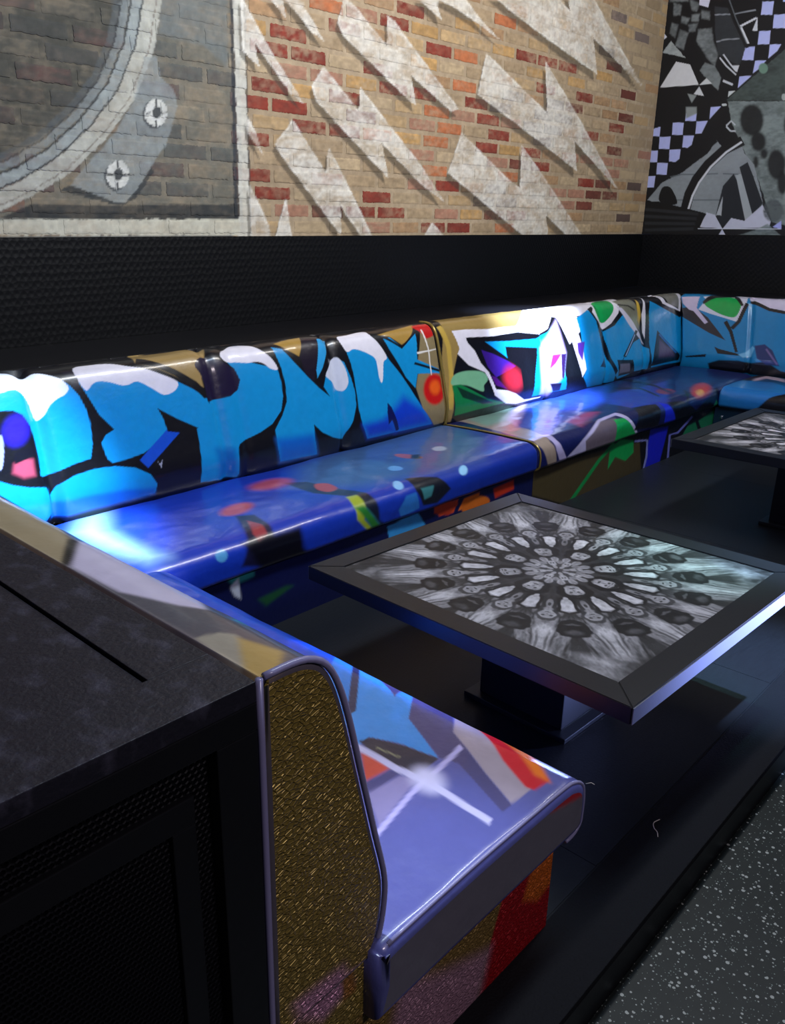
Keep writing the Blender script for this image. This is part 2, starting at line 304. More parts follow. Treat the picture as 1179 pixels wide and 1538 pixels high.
  ('e6e2ee',0.0021,1,0,0,[(4.144,0.615),(4.279,0.613),(4.512,0.596),(4.839,0.59),(5.278,0.869),(6.278,0.869),(5.926,0.647),(5.832,0.603),(5.65,0.6),(5.708,0.503),(5.475,0.388),(5.279,0.275),(5.062,0.065),(4.755,0.066),(4.625,0.088),(4.495,0.159),(4.452,0.273),(4.419,0.323),(4.258,0.387),(4.161,0.468),(4.189,0.497),(4.172,0.55)]),
  ('7ab890',0.005,1,0,1,[(4.064,0.32),(4.123,0.349),(4.25,0.352),(4.397,0.326),(4.441,0.274),(4.387,0.241),(4.366,0.203),(4.208,0.264),(4.066,0.282)]),
  ('0c7a40',0.0033,1,0,0,[(4.061,0.28),(4.148,0.278),(4.261,0.224),(4.404,0.152),(4.623,0.093),(4.302,0.092),(4.067,0.088)]),
  ('0a3020',0.0051,1,0,0,[(4.104,0.271),(4.237,0.214),(4.477,0.114),(4.362,0.121),(4.147,0.194)]),
  ('0b0a12',0.002,1,0,0,[(4.27,0.561),(4.563,0.544),(4.837,0.548),(5.119,0.51),(5.234,0.541),(5.317,0.624),(5.371,0.612),(5.443,0.495),(5.517,0.384),(5.585,0.241),(5.622,0.114),(5.607,0.051),(4.848,0.082),(4.733,0.141),(4.637,0.174),(4.513,0.198),(4.493,0.254),(4.463,0.318),(4.389,0.386),(4.343,0.47),(4.281,0.527)]),
  ('0a8fd0',0.002,1,0,0,[(4.465,0.517),(4.715,0.498),(5.061,0.484),(5.228,0.52),(5.307,0.557),(5.361,0.443),(5.433,0.332),(5.39,0.217),(5.415,0.078),(4.947,0.09),(5.044,0.415),(4.872,0.438),(4.83,0.366),(4.772,0.331),(4.647,0.412)]),
  ('3a1888',0.0035,1,0,0,[(4.413,0.469),(4.535,0.431),(4.684,0.368),(4.77,0.324),(4.718,0.309),(4.533,0.276),(4.459,0.352)]),
  ('4a1070',0.0053,1,0,0,[(4.48,0.296),(4.533,0.276),(4.639,0.181),(4.519,0.224)]),
  ('b02030',0.0469,1,0,0,[(4.818,0.252),(4.821,0.222),(4.813,0.195),(4.793,0.174),(4.765,0.161),(4.73,0.158),(4.691,0.166),(4.655,0.183),(4.628,0.207),(4.613,0.235),(4.609,0.264),(4.617,0.29),(4.637,0.311),(4.666,0.324),(4.702,0.327),(4.739,0.321),(4.773,0.304),(4.801,0.28)]),
  ('0b0a12',0.002,1,0,0,[(4.678,0.464),(5.059,0.42),(5.049,0.369),(4.94,0.113),(4.829,0.111),(4.826,0.297),(4.687,0.381)]),
  ('c8b0e8',0.0236,0.8,0,0,[(5.095,0.41),(5.36,0.59),(5.437,0.347),(5.369,0.19),(5.17,0.065),(5.049,0.098)]),
  ('b02890',0.004,1,0,0,[(5.192,0.255),(5.258,0.35),(5.374,0.346),(5.282,0.286)]),
  ('301850',0.0041,1,0,0,[(5.374,0.346),(5.435,0.34),(5.365,0.161),(5.344,0.178)]),
  ('1a1030',0.0042,1,0,0,[(5.177,0.152),(5.339,0.137),(5.328,0.082),(5.229,0.085)]),
  ('e6e2ee',0.004,1,0,0,[(5.55,0.658),(5.602,0.619),(5.631,0.494),(5.676,0.369),(5.694,0.198),(5.629,0.144),(5.593,0.27),(5.542,0.427)]),
  ('0a90d4',0.0022,1,0,0,[(5.644,0.585),(5.824,0.636),(5.977,0.576),(6.015,0.352),(6.154,0.096),(6.152,0.045),(5.729,0.051),(5.644,0.142),(5.694,0.198),(5.676,0.369),(5.671,0.476)]),
  ('502890',0.0063,1,0,0,[(5.61,0.405),(5.714,0.404),(5.651,0.264),(5.607,0.33)]),
  ('0a1040',0.0022,1,0,0,[(5.898,0.193),(5.991,0.253),(6.001,0.176)]),
  ('0a8fd0',0.0023,1,0,0,[(5.971,0.561),(6.108,0.471),(6.409,0.579),(6.546,0.437),(6.488,0.342),(6.282,0.221),(6.154,0.096),(6.015,0.352)]),
  ('0b0a12',0.0023,1,0,0,[(5.832,0.642),(5.919,0.542),(5.96,0.385),(6.022,0.235),(6.205,0.049),(6.257,0.055),(6.081,0.24),(6.022,0.388),(5.983,0.551),(5.909,0.662)]),
  ('0b0a12',0.0023,1,0,0,[(6.014,0.455),(6.205,0.488),(6.358,0.565),(6.409,0.59),(6.391,0.603),(6.32,0.586),(6.161,0.524),(5.981,0.506)]),
  ('e6e2ee',0.0029,1,0,0,[(6.085,0.799),(6.374,0.869),(6.493,0.823),(6.343,0.655),(6.289,0.579),(6.15,0.508),(6.011,0.471),(5.948,0.539),(5.886,0.615)]),
  ('10a050',0.0026,1,0,1,[(5.981,0.709),(6.255,0.768),(6.256,0.686),(6.236,0.624),(6.178,0.578),(6.064,0.53),(5.999,0.527),(5.941,0.603)]),
  ('7a7a6a',0.0077,1,0,0,[(6.28,0.691),(6.628,0.71),(6.641,0.615),(6.614,0.414),(6.486,0.483),(6.375,0.581)]),
  ('2c2c24',0.0025,1,0,0,[(6.309,0.64),(6.463,0.621),(6.562,0.58),(6.579,0.59),(6.478,0.632),(6.325,0.653)]),
  ('d0cce0',0.0047,1,0,0,[(6.276,0.64),(6.359,0.616),(6.521,0.48),(6.638,0.362),(6.676,0.291),(6.598,0.349),(6.445,0.461)]),
  ('c0a040',0.0063,1,0,0,[(6.689,0.695),(6.69,0.65),(6.677,0.527),(6.639,0.446),(6.59,0.5)]),
  ('e6e2ee',0.0044,1,0,0,[(6.861,0.763),(6.825,0.699),(6.773,0.589),(6.702,0.322),(6.674,0.393),(6.689,0.543)]),
  ('0b0a12',0.0045,1,0,0,[(6.89,0.731),(6.897,0.687),(6.847,0.567),(6.759,0.249),(6.672,0.274),(6.749,0.488)]),
  ('0a8fd0',0.0025,1,0,0,[(6.154,0.096),(6.301,0.227),(6.467,0.327),(6.598,0.349),(6.672,0.274),(6.759,0.249),(6.734,0.079),(6.469,0.092),(6.212,0.055)]),
  ('0b0a12',0.0024,1,0,0,[(6.539,0.425),(6.281,0.234),(6.321,0.22),(6.582,0.412)]),
  ('9ab0d8',0.0024,1,0,0,[(6.511,0.391),(6.314,0.235),(6.326,0.232),(6.523,0.387)]),
  ('0b0a12',0.0024,1,0,0,[(6.179,0.216),(6.432,0.189),(6.473,0.083),(6.212,0.081)]),
  ('6a6a80',0.0072,1,0,0,[(6.221,0.179),(6.376,0.167),(6.393,0.101),(6.219,0.102)]),
  ('0a8fd0',0.0021,1,0,0,[(6.936,0.709),(7.418,0.486),(7.384,0.072),(6.798,0.082),(6.77,0.299),(6.829,0.559)]),
  ('7a7870',0.0051,1,0,0,[(7.153,0.77),(7.576,0.715),(7.387,0.551),(7.218,0.603)]),
  ('e6e2ee',0.003,1,0,0,[(6.902,0.696),(7.141,0.596),(7.413,0.518),(7.535,0.698),(7.473,0.697),(7.381,0.54),(7.176,0.618),(7.153,0.809)]),
  ('0b0a12',0.0026,1,0,0,[(6.829,0.675),(7.067,0.584),(7.393,0.466),(7.44,0.491),(7.115,0.611),(7.066,0.779)]),
  ('0b0a12',0.0021,1,0,0,[(6.946,0.391),(6.993,0.36),(7.332,0.135),(7.32,0.094),(6.79,0.097),(6.832,0.2)]),
  ('5a4060',0.0203,1,0,0,[(6.967,0.315),(7.2,0.19),(7.234,0.138),(6.918,0.157)]),
  ('1a60a8',0.002,1,0,0,[(6.965,0.351),(7.25,0.16),(7.274,0.167),(6.989,0.358)]),
 ],
 'right_rest':[
  ('1078b0',0.002,1,0,0,[(3.187,0.637),(2.386,0.855),(2.321,0.869),(2.098,0.088),(3.058,0.055)]),
  ('28242c',0.002,1,0,0,[(3.162,0.551),(3.053,0.572),(2.907,0.486),(2.714,0.306),(2.861,0.354),(3.136,0.476)]),
  ('c0b4d0',0.0028,1,0,0,[(3.186,0.654),(3.029,0.667),(3.022,0.56),(2.897,0.446),(2.92,0.428),(3.043,0.531),(3.088,0.542),(3.159,0.594)]),
  ('c8c8d8',0.002,1,0,0,[(3.005,0.548),(2.961,0.636),(3.002,0.67),(2.65,0.807),(2.608,0.575),(2.646,0.466),(2.758,0.491),(2.901,0.521)]),
  ('109848',0.002,1,0,1,[(2.963,0.599),(2.914,0.657),(2.824,0.702),(2.702,0.666),(2.656,0.606),(2.677,0.51),(2.763,0.51),(2.881,0.55)]),
  ('0b0a12',0.0027,1,0,0,[(2.971,0.596),(2.889,0.668),(2.745,0.696),(2.649,0.599),(2.637,0.614),(2.833,0.869),(2.926,0.746),(2.987,0.615)]),
  ('0b0a12',0.002,1,0,0,[(2.627,0.637),(2.657,0.48),(2.699,0.419),(2.672,0.399),(2.627,0.466),(2.595,0.624)]),
  ('0b0a12',0.002,1,0,0,[(2.765,0.455),(2.698,0.376),(2.61,0.212),(2.589,0.22),(2.674,0.388),(2.739,0.474)]),
  ('c8c0d8',0.0037,1,0,0,[(2.66,0.798),(2.26,0.736),(2.21,0.577),(2.449,0.6),(2.598,0.665)]),
  ('0b0a12',0.002,1,0,0,[(2.594,0.641),(2.421,0.576),(2.204,0.546),(2.206,0.571),(2.421,0.601),(2.596,0.675)]),
  ('0b0a12',0.002,1,0,0,[(3.029,0.137),(2.846,0.174),(2.848,0.149),(3.02,0.128)]),
  ('0b0a12',0.002,1,0,0,[(2.794,0.244),(2.749,0.228),(2.611,0.208),(2.495,0.187),(2.753,0.189)]),
  ('06080f',0.008,1,0,0,[(2.821,0.097),(2.729,0.135),(2.571,0.146),(2.466,0.137),(2.343,0.164),(2.221,0.099),(2.098,0.088),(2.094,0.033),(2.804,0.041)]),
  ('1a2a60',0.0051,1,0,0,[(2.467,0.283),(2.389,0.303),(2.316,0.258),(2.233,0.137),(2.339,0.138),(2.423,0.181)]),
  ('70b0d8',0.0052,1,0,0,[(2.582,0.198),(2.523,0.224),(2.485,0.281),(2.462,0.263),(2.476,0.189),(2.538,0.176)]),
  ('6a5a90',0.0051,1,0,0,[(2.373,0.261),(2.258,0.143),(2.248,0.153),(2.363,0.271)]),
 ],
 'back_left_seat':[
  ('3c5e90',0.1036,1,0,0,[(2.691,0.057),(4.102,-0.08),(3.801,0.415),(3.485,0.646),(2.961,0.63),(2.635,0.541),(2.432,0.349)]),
  ('141c30',0.0126,1,0,0,[(2.43,0.266),(2.523,0.332),(2.569,0.528),(2.617,0.635),(2.627,0.799),(2.79,0.946),(2.734,0.946),(2.541,0.721),(2.514,0.614),(2.424,0.489)]),
  ('c05048',0.038,0.8,0,0,[(2.491,0.266),(2.467,0.286),(2.433,0.299),(2.393,0.306),(2.352,0.304),(2.314,0.295),(2.284,0.28),(2.266,0.259),(2.261,0.236),(2.269,0.214),(2.292,0.193),(2.325,0.178),(2.365,0.171),(2.407,0.171),(2.447,0.181),(2.478,0.197),(2.497,0.219),(2.502,0.243)]),
  ('cc5848',0.0249,0.9,0,0,[(2.123,0.422),(2.104,0.442),(2.077,0.459),(2.045,0.471),(2.013,0.475),(1.984,0.473),(1.962,0.463),(1.949,0.448),(1.946,0.429),(1.954,0.408),(1.972,0.388),(1.998,0.37),(2.03,0.358),(2.063,0.352),(2.093,0.354),(2.117,0.364),(2.13,0.38),(2.133,0.4)]),
  ('b04840',0.008,1,0,1,[(2.525,0.388),(2.583,0.417),(2.565,0.501),(2.495,0.517),(2.475,0.466)]),
  ('18183a',0.0126,1,0,0,[(1.978,0.483),(2.046,0.526),(2.021,0.665),(1.987,0.75),(1.921,0.825),(1.824,0.795),(1.881,0.687)]),
  ('a03840',0.0078,1,0,0,[(1.979,0.561),(1.999,0.631),(1.979,0.695),(1.92,0.722),(1.921,0.673)]),
  ('0a0a18',0.0207,1,0,0,[(1.847,0.701),(2.144,0.709),(2.153,0.797),(2.254,0.946),(1.982,0.946)]),
  ('a0b030',0.0088,1,0,0,[(2.499,0.621),(2.56,0.63),(2.553,0.684),(2.523,0.773),(2.702,0.946),(2.662,0.946),(2.473,0.76),(2.478,0.691)]),
  ('2a7a30',0.0127,1,0,0,[(2.475,0.704),(2.534,0.707),(2.726,0.946),(2.67,0.946)]),
  ('6aa0d8',0.0067,1,0,0,[(3.026,0.507),(3.012,0.515),(2.997,0.52),(2.982,0.52),(2.969,0.515),(2.959,0.506),(2.954,0.494),(2.954,0.48),(2.959,0.466),(2.969,0.454),(2.982,0.445),(2.998,0.44),(3.013,0.441),(3.027,0.445),(3.036,0.455),(3.042,0.467),(3.041,0.481),(3.036,0.495)]),
  ('8ac0f0',0.0051,1,0,0,[(2.824,0.687),(2.814,0.69),(2.803,0.69),(2.794,0.687),(2.787,0.681),(2.784,0.671),(2.786,0.661),(2.792,0.649),(2.805,0.635),(2.819,0.624),(2.833,0.618),(2.844,0.617),(2.851,0.623),(2.852,0.633),(2.85,0.647),(2.846,0.659),(2.841,0.67),(2.833,0.68)]),
  ('90c8f0',0.005,1,0,0,[(3.32,0.7),(3.31,0.709),(3.298,0.716),(3.286,0.72),(3.273,0.72),(3.263,0.718),(3.255,0.713),(3.252,0.705),(3.255,0.695),(3.264,0.684),(3.279,0.673),(3.296,0.664),(3.312,0.659),(3.325,0.658),(3.334,0.661),(3.338,0.668),(3.335,0.678),(3.329,0.69)]),
  ('58a8e0',0.004,1,0,0,[(1.761,0.73),(1.757,0.738),(1.75,0.744),(1.742,0.747),(1.732,0.748),(1.722,0.745),(1.714,0.739),(1.708,0.732),(1.706,0.723),(1.708,0.714),(1.715,0.706),(1.723,0.7),(1.734,0.696),(1.744,0.695),(1.752,0.698),(1.758,0.704),(1.762,0.712),(1.762,0.721)]),
  ('9ab0c8',0.0104,1,0,0,[(3.503,0.408),(3.488,0.417),(3.471,0.422),(3.455,0.422),(3.441,0.417),(3.431,0.407),(3.426,0.395),(3.427,0.381),(3.434,0.366),(3.446,0.353),(3.461,0.344),(3.479,0.339),(3.495,0.339),(3.509,0.344),(3.519,0.354),(3.524,0.367),(3.522,0.381),(3.515,0.396)]),
  ('a06058',0.0099,1,0,0,[(3.268,0.434),(3.253,0.44),(3.236,0.437),(3.218,0.425),(3.202,0.407),(3.189,0.383),(3.182,0.357),(3.181,0.332),(3.186,0.31),(3.197,0.295),(3.212,0.288),(3.229,0.291),(3.246,0.303),(3.262,0.323),(3.274,0.347),(3.282,0.374),(3.283,0.399),(3.278,0.42)]),
  ('1d3a20',0.0098,1,0,0,[(3.27,0.349),(3.314,0.379),(3.242,0.44),(3.198,0.411)]),
  ('2a70c0',0.0058,1,0,0,[(2.758,0.785),(2.815,0.728),(2.886,0.726),(2.907,0.809),(2.779,0.826)]),
  ('141824',0.0076,1,0,0,[(2.897,0.624),(3.083,0.684),(3.154,0.767),(3.045,0.817),(2.934,0.803),(2.889,0.721)]),
  ('3a7a80',0.0057,1,0,0,[(2.926,0.717),(3.024,0.721),(2.994,0.768),(2.94,0.774)]),
  ('c0ecff',0.0768,0.75,0,0,[(1.59,-0.08),(1.694,-0.08),(1.508,0.247),(1.5,0.513),(1.53,0.65),(1.453,0.65),(1.413,0.431),(1.401,0.191)]),  # spotlight glare painted into the seat colour at its left end
 ],
 'back_left_base':[
  ('3a9ae0',0.0029,1,0,0,[(2.71,0.261),(2.935,0.279),(2.994,0.2),(2.729,0.183)]),
  ('d04a20',0.0048,1,0,0,[(3.065,0.264),(3.259,0.269),(3.224,0.206),(3.106,0.216)]),
  ('e07020',0.005,1,0,0,[(3.264,0.209),(3.31,0.263),(3.443,0.266),(3.451,0.177)]),
  ('d06a20',0.0044,1,0,1,[(3.292,0.218),(3.369,0.245),(3.46,0.245),(3.538,0.206),(3.522,0.175),(3.34,0.173)]),
  ('b83018',0.0062,1,0,0,[(3.57,0.257),(3.764,0.267),(3.775,0.211),(3.595,0.198)]),
  ('b03820',0.0054,1,0,0,[(3.062,0.285),(3.193,0.281),(3.264,0.247),(3.182,0.201),(3.064,0.241)]),
  ('2f8f90',0.0092,1,0,0,[(1.721,0.351),(1.903,0.337),(1.906,0.257),(1.797,0.247)]),
  ('c8d0e0',0.0062,1,0,0,[(1.78,0.247),(1.825,0.273),(1.833,0.177),(1.801,0.202)]),
  ('1a5030',0.0133,1,0,0,[(1.922,0.147),(2.075,0.158),(2.113,0.146),(1.963,0.103)]),
 ],
 'back_right_seat':[
  ('9a8a80',0.0072,1,0,0,[(4.105,0.015),(4.702,-0.08),(4.247,0.393),(4.167,0.589),(4.118,0.695),(4.151,0.79),(4.19,0.946),(4.134,0.946),(3.988,0.687)]),
  ('7a9a90',0.0381,1,0,0,[(4.181,0.038),(4.702,-0.08),(4.717,0.032),(4.338,0.241),(4.105,0.25)]),
  ('b0a0c8',0.0193,1,0,0,[(4.338,0.241),(4.645,0.08),(5.07,-0.08),(4.577,0.221),(4.229,0.375)]),
  ('b0a8d8',0.0059,1,0,0,[(4.142,0.598),(4.199,0.625),(4.185,0.694),(4.216,0.753),(4.278,0.829),(4.454,0.946),(4.133,0.832),(4.194,0.824),(4.148,0.753),(4.136,0.681)]),
  ('2242ac',0.0458,1,0,0,[(5.07,-0.08),(5.494,-0.08),(5.944,0.09),(5.316,0.393),(4.571,0.541),(4.247,0.595),(4.216,0.399)]),
  ('a03868',0.0378,1,0,0,[(4.561,0.533),(4.912,0.462),(4.985,0.527),(4.544,0.644)]),
  ('2238a0',0.0323,1,0,0,[(5.615,0.265),(5.874,0.295),(6.411,0.335),(5.602,0.729),(5.292,0.665),(5.274,0.446)]),
  ('6a6070',0.0092,1,0,0,[(4.45,0.758),(4.745,0.66),(4.943,0.669),(4.911,0.856),(4.886,0.946),(4.32,0.824)]),
  ('10a050',0.0047,1,0,0,[(4.896,0.68),(5.055,0.694),(5.144,0.799),(5.326,0.946),(4.865,0.836)]),
  ('b8b4e0',0.0052,1,0,0,[(4.534,0.946),(4.491,0.759),(4.751,0.664),(4.977,0.649),(5.052,0.722),(5.161,0.827),(5.189,0.824),(5.086,0.712),(5.045,0.612),(4.777,0.633),(4.461,0.741),(4.28,0.821)]),
  ('0e0e18',0.0067,1,0,0,[(5.293,0.61),(5.547,0.661),(5.498,0.832),(5.127,0.801)]),
  ('1828d8',0.007,1,0,0,[(5.591,0.651),(5.665,0.692),(5.87,0.946),(5.598,0.946)]),
  ('0c0c14',0.0069,1,0,0,[(5.688,0.679),(5.882,0.703),(6.143,0.815),(6.262,0.946),(5.854,0.946)]),
  ('b83838',0.0325,1,0,0,[(6.485,0.658),(6.436,0.683),(6.385,0.703),(6.332,0.716),(6.276,0.723),(6.219,0.724),(6.166,0.718),(6.129,0.707),(6.116,0.689),(6.139,0.666),(6.197,0.637),(6.294,0.601),(6.397,0.572),(6.489,0.554),(6.555,0.55),(6.587,0.563),(6.58,0.589),(6.539,0.624)]),
  ('d0a060',0.0203,1,0,0,[(6.301,0.693),(6.284,0.701),(6.264,0.705),(6.242,0.708),(6.22,0.707),(6.201,0.704),(6.188,0.698),(6.184,0.69),(6.19,0.681),(6.206,0.671),(6.229,0.662),(6.254,0.656),(6.28,0.652),(6.301,0.653),(6.316,0.657),(6.324,0.664),(6.322,0.674),(6.314,0.684)]),
  ('7a2838',0.0214,1,0,0,[(6.067,0.563),(6.028,0.576),(5.988,0.582),(5.95,0.58),(5.919,0.57),(5.899,0.554),(5.893,0.533),(5.901,0.51),(5.922,0.487),(5.955,0.467),(5.994,0.453),(6.036,0.446),(6.075,0.448),(6.106,0.458),(6.126,0.475),(6.131,0.497),(6.122,0.521),(6.1,0.544)]),
  ('0b0a12',0.0096,1,0,0,[(6.16,0.586),(5.91,0.749),(6.334,0.946),(6.555,0.706),(6.553,0.687),(6.078,0.821),(5.95,0.748),(6.186,0.594)]),
  ('208058',0.0046,1,0,0,[(6.366,0.946),(6.48,0.779),(6.734,0.946),(6.558,0.946),(6.35,0.946)]),
  ('0a0a20',0.0153,1,0,0,[(6.168,-0.033),(6.221,0.131),(6.141,0.364),(5.947,0.59),(6.013,0.566),(6.218,0.332),(6.313,0.086),(6.278,-0.08)]),
  ('0a0a20',0.0139,1,0,0,[(5.811,0.209),(5.943,0.347),(5.767,0.577),(5.82,0.557),(6.005,0.318),(5.876,0.176)]),
 ],
 'back_right_base':[
  ('4a4028',0.0057,1,0,0,[(3.949,0.27),(4.353,0.264),(4.862,0.246),(5.3,0.209),(5.404,-0.077),(4.404,-0.036),(3.957,0.133)]),
  ('10a050',0.0041,1,0,0,[(4.877,0.244),(5.021,0.279),(5.203,0.24),(5.225,0.15),(5.117,0.111),(4.962,0.169),(4.875,0.099)]),
  ('109048',0.0038,1,0,0,[(4.399,-0.055),(4.759,0.178),(4.942,0.259),(4.909,0.278),(4.724,0.197),(4.364,-0.034)]),
  ('1820d8',0.007,1,0,0,[(5.446,0.275),(5.742,0.249),(5.665,-0.02),(5.449,-0.052),(5.431,0.108)]),
  ('8890e0',0.0034,1,0,0,[(5.225,0.223),(5.407,0.199),(5.422,0.088),(5.387,-0.055),(5.418,-0.065),(5.453,0.08),(5.429,0.204),(5.22,0.238)]),
  ('7a80e0',0.0037,1,0,0,[(5.828,-0.077),(5.8,0.173),(5.937,0.164),(6.161,0.249),(6.131,0.263),(5.911,0.179),(5.767,0.183),(5.793,-0.069)]),
  ('208058',0.0079,1,0,0,[(5.994,0.123),(6.082,0.193),(6.307,0.206),(6.594,0.25),(6.567,0.114),(6.339,0.113)]),
  ('101018',0.002,1,0,0,[(6.176,0.247),(6.308,0.114),(6.371,0.112),(6.236,0.246)]),
 ],
 'right_seat':[
  ('1a6ab0',0.0227,1,0,0,[(2.41,0.796),(2.374,0.447),(2.168,0.341),(1.924,0.56),(1.835,0.831),(2,0.831),(2.097,0.918),(2.38,0.937)]),
  ('281820',0.0273,1,0,0,[(2.602,0.183),(2.6,-0.068),(2.258,0.072),(2.32,0.394),(2.494,0.363)]),
  ('c8b0c0',0.021,1,0,0,[(2.282,0.424),(2.267,0.193),(2.108,0.243),(2.146,0.114),(2.321,0.032),(2.321,0.326)]),
  ('0a0808',0.0049,1,0,0,[(2.107,0.932),(2.026,0.822),(1.875,0.712),(1.82,0.911)]),
 ],
 'left_seat':[
  ('1a48c8',0.0113,1,0,0,[(3.124,0.788),(2.572,0.788),(1.988,0.788),(1.484,0.788),(1.254,0.569),(1.398,0.565),(1.729,0.556),(2.418,0.57)]),
  ('1c50c8',0.0043,1,0,0,[(2.228,0.788),(1.988,0.788),(1.716,0.788),(1.516,0.788),(1.588,0.788),(1.353,0.551),(1.436,0.565),(1.948,0.788)]),
  ('3080d8',0.002,1,0,0,[(1.369,0.501),(1.588,0.788),(1.5,0.788),(1.318,0.708),(1.247,0.467),(1.266,0.465)]),
  ('3c90e0',0.002,1,0,0,[(1.242,0.452),(1.508,0.788),(1.226,0.623),(1.284,0.788),(1.133,0.572),(0.978,0.497),(1.077,0.475),(1.148,0.443),(1.142,0.387)]),
  ('2a2c50',0.002,1,0,0,[(1.246,0.464),(1.524,0.784),(1.5,0.788),(1.5,0.788),(1.25,0.502)]),
  ('4a4470',0.002,1,0,0,[(1.5,0.788),(1.468,0.788),(1.324,0.788),(1.292,0.788),(1.229,0.626)]),
  ('4c4878',0.002,1,0,0,[(1.133,0.572),(1.284,0.788),(1.236,0.788),(1.156,0.788),(1.018,0.604),(0.881,0.533),(0.764,0.478),(0.764,0.445),(0.932,0.512),(0.976,0.499)]),
  ('a89aa8',0.0031,1,0,0,[(1.018,0.604),(1.14,0.788),(1.108,0.788),(0.762,0.565),(0.767,0.482),(0.87,0.529)]),
  ('d01428',0.0048,1,0,0,[(0.924,0.634),(1.14,0.788),(1.055,0.784),(0.751,0.608),(0.757,0.556),(0.776,0.551),(0.868,0.596)]),
  ('f07818',0.0102,1,0,0,[(1.116,0.788),(1.044,0.788),(0.956,0.788),(0.748,0.603),(0.786,0.602),(0.859,0.65)]),
  ('2c2c40',0.0026,1,0,0,[(1.153,0.414),(1.144,0.444),(1.061,0.477),(0.976,0.495),(0.97,0.412),(1.053,0.396)]),
  ('8a8a70',0.002,1,0,0,[(1.104,0.421),(1.04,0.432),(1.043,0.437),(1.108,0.426)]),
  ('d05040',0.0068,1,0,0,[(1.119,0.385),(1.082,0.398),(1.031,0.387),(1.034,0.347),(1.039,0.313)]),
  ('48487c',0.0033,1,0,0,[(1.035,0.31),(1.025,0.386),(1.001,0.388),(1.002,0.294)]),
  ('9088b8',0.0062,1,0,0,[(1.007,0.289),(0.997,0.384),(0.963,0.404),(0.915,0.227)]),
  ('d0ccf4',0.0025,1,0,0,[(1.151,0.385),(1.023,0.388),(0.931,0.4),(0.76,0.391),(0.765,0.411),(0.938,0.421),(1.032,0.408),(1.16,0.405)]),
  ('c0b8f0',0.0032,1,0,0,[(0.974,0.572),(0.96,0.477),(0.946,0.358),(0.911,0.208),(0.898,0.207),(0.932,0.355),(0.945,0.472),(0.958,0.565)]),
  ('d8d4f8',0.0247,1,0,0,[(0.9,0.416),(0.899,0.404),(0.902,0.393),(0.91,0.385),(0.923,0.38),(0.938,0.38),(0.953,0.384),(0.968,0.392),(0.98,0.403),(0.988,0.416),(0.99,0.429),(0.987,0.44),(0.978,0.449),(0.965,0.453),(0.949,0.453),(0.933,0.449),(0.919,0.44),(0.907,0.429)]),
 ],
 'left_seat_end':[
  ('c01428',0.0062,1,0,0,[(1.299,0.454),(1.368,0.461),(1.463,0.448),(1.489,0.378),(1.327,0.419)]),
 ],
 'left_base_end':[
  ('c0101c',0.0032,1,0,0,[(1.249,0.288),(1.493,0.233),(1.516,-0.079),(1.154,-0.033),(1.193,0.131)]),
  ('f07820',0.0131,1,0,0,[(1.341,0.235),(1.48,0.232),(1.475,0.139),(1.382,0.114),(1.315,0.161)]),
  ('c89ab0',0.0269,1,0,0,[(0.891,0.259),(1.018,0.187),(1.195,0.113),(1.155,-0.043),(0.97,0.019),(0.861,0.119)]),  # pink glow of light painted into the base end colour
 ],
 'left_rest':[
  ('a89878',0.0046,1,0,0,[(2.124,0.56),(1.868,0.56),(1.387,0.697),(1.271,0.77),(1.523,0.773),(1.624,0.777)]),
  ('18181c',0.0037,1,0,0,[(1.396,0.699),(1.374,0.686),(1.287,0.742),(1.266,0.773),(1.285,0.769)]),
  ('d4cce8',0.0077,1,0,0,[(1.378,0.684),(1.402,0.617),(1.364,0.56),(1.18,0.56),(0.959,0.696),(1,0.72),(1.109,0.759),(1.257,0.764),(1.317,0.723)]),
  ('50505c',0.0055,1,0,0,[(1.26,0.767),(1.108,0.76),(0.998,0.721),(0.958,0.692),(1.069,0.56),(0.863,0.664),(0.877,0.726),(0.894,0.763),(1.053,0.767)]),
  ('a09a8c',0.0038,1,0,0,[(0.891,0.765),(0.881,0.731),(0.858,0.715),(0.803,0.733),(0.766,0.767),(0.782,0.774)]),
  ('b89a58',0.0066,1,0,0,[(0.851,0.72),(0.776,0.696),(0.741,0.735),(0.738,0.773),(0.77,0.771)]),
  ('2a9ab8',0.0058,1,0,0,[(0.909,0.68),(0.864,0.653),(1.06,0.56),(0.952,0.639)]),
 ],
 'left_rest_end':[
  ('d8a0c0',0.0181,1,0,0,[(0.637,0.392),(0.621,0.448),(0.729,0.441),(0.762,0.366),(0.691,0.344)]),  # pinkish light painted low on the gold end panel
  ('b07838',0.0051,1,0,0,[(0.735,0.4),(0.762,0.403),(0.772,0.345),(0.742,0.345)]),
 ],
 'mural':[
  ('59605c',0.002,0.78,0.35,0,[(1.186,3.067),(3.193,3.651),(3.143,2.751),(3.114,1.644),(0.91,1.611)]),
  ('34342e',0.0072,0.72,0.5,0,[(1.186,3.067),(2.572,3.47),(2.497,2.644),(2.419,2.419),(2.305,2.268),(2.159,2.126),(1.972,1.994),(1.765,1.894),(0.939,1.767)]),
  ('6e787a',0.0168,0.6,0.3,0,[(2.684,2.964),(3.116,3.054),(3.094,2.421),(2.935,2.509),(2.659,2.522)]),
  ('222a36',0.004,0.85,0.2,0,[(3.132,3.057),(3.122,2.747),(3.09,1.625),(3.153,1.626),(3.18,2.757),(3.189,3.07)]),
  ('20262c',0.0048,0.85,0.2,0,[(1.425,1.614),(1.729,1.636),(1.89,1.698),(2.194,1.701),(3.126,1.724),(3.122,1.638),(1.728,1.623)]),
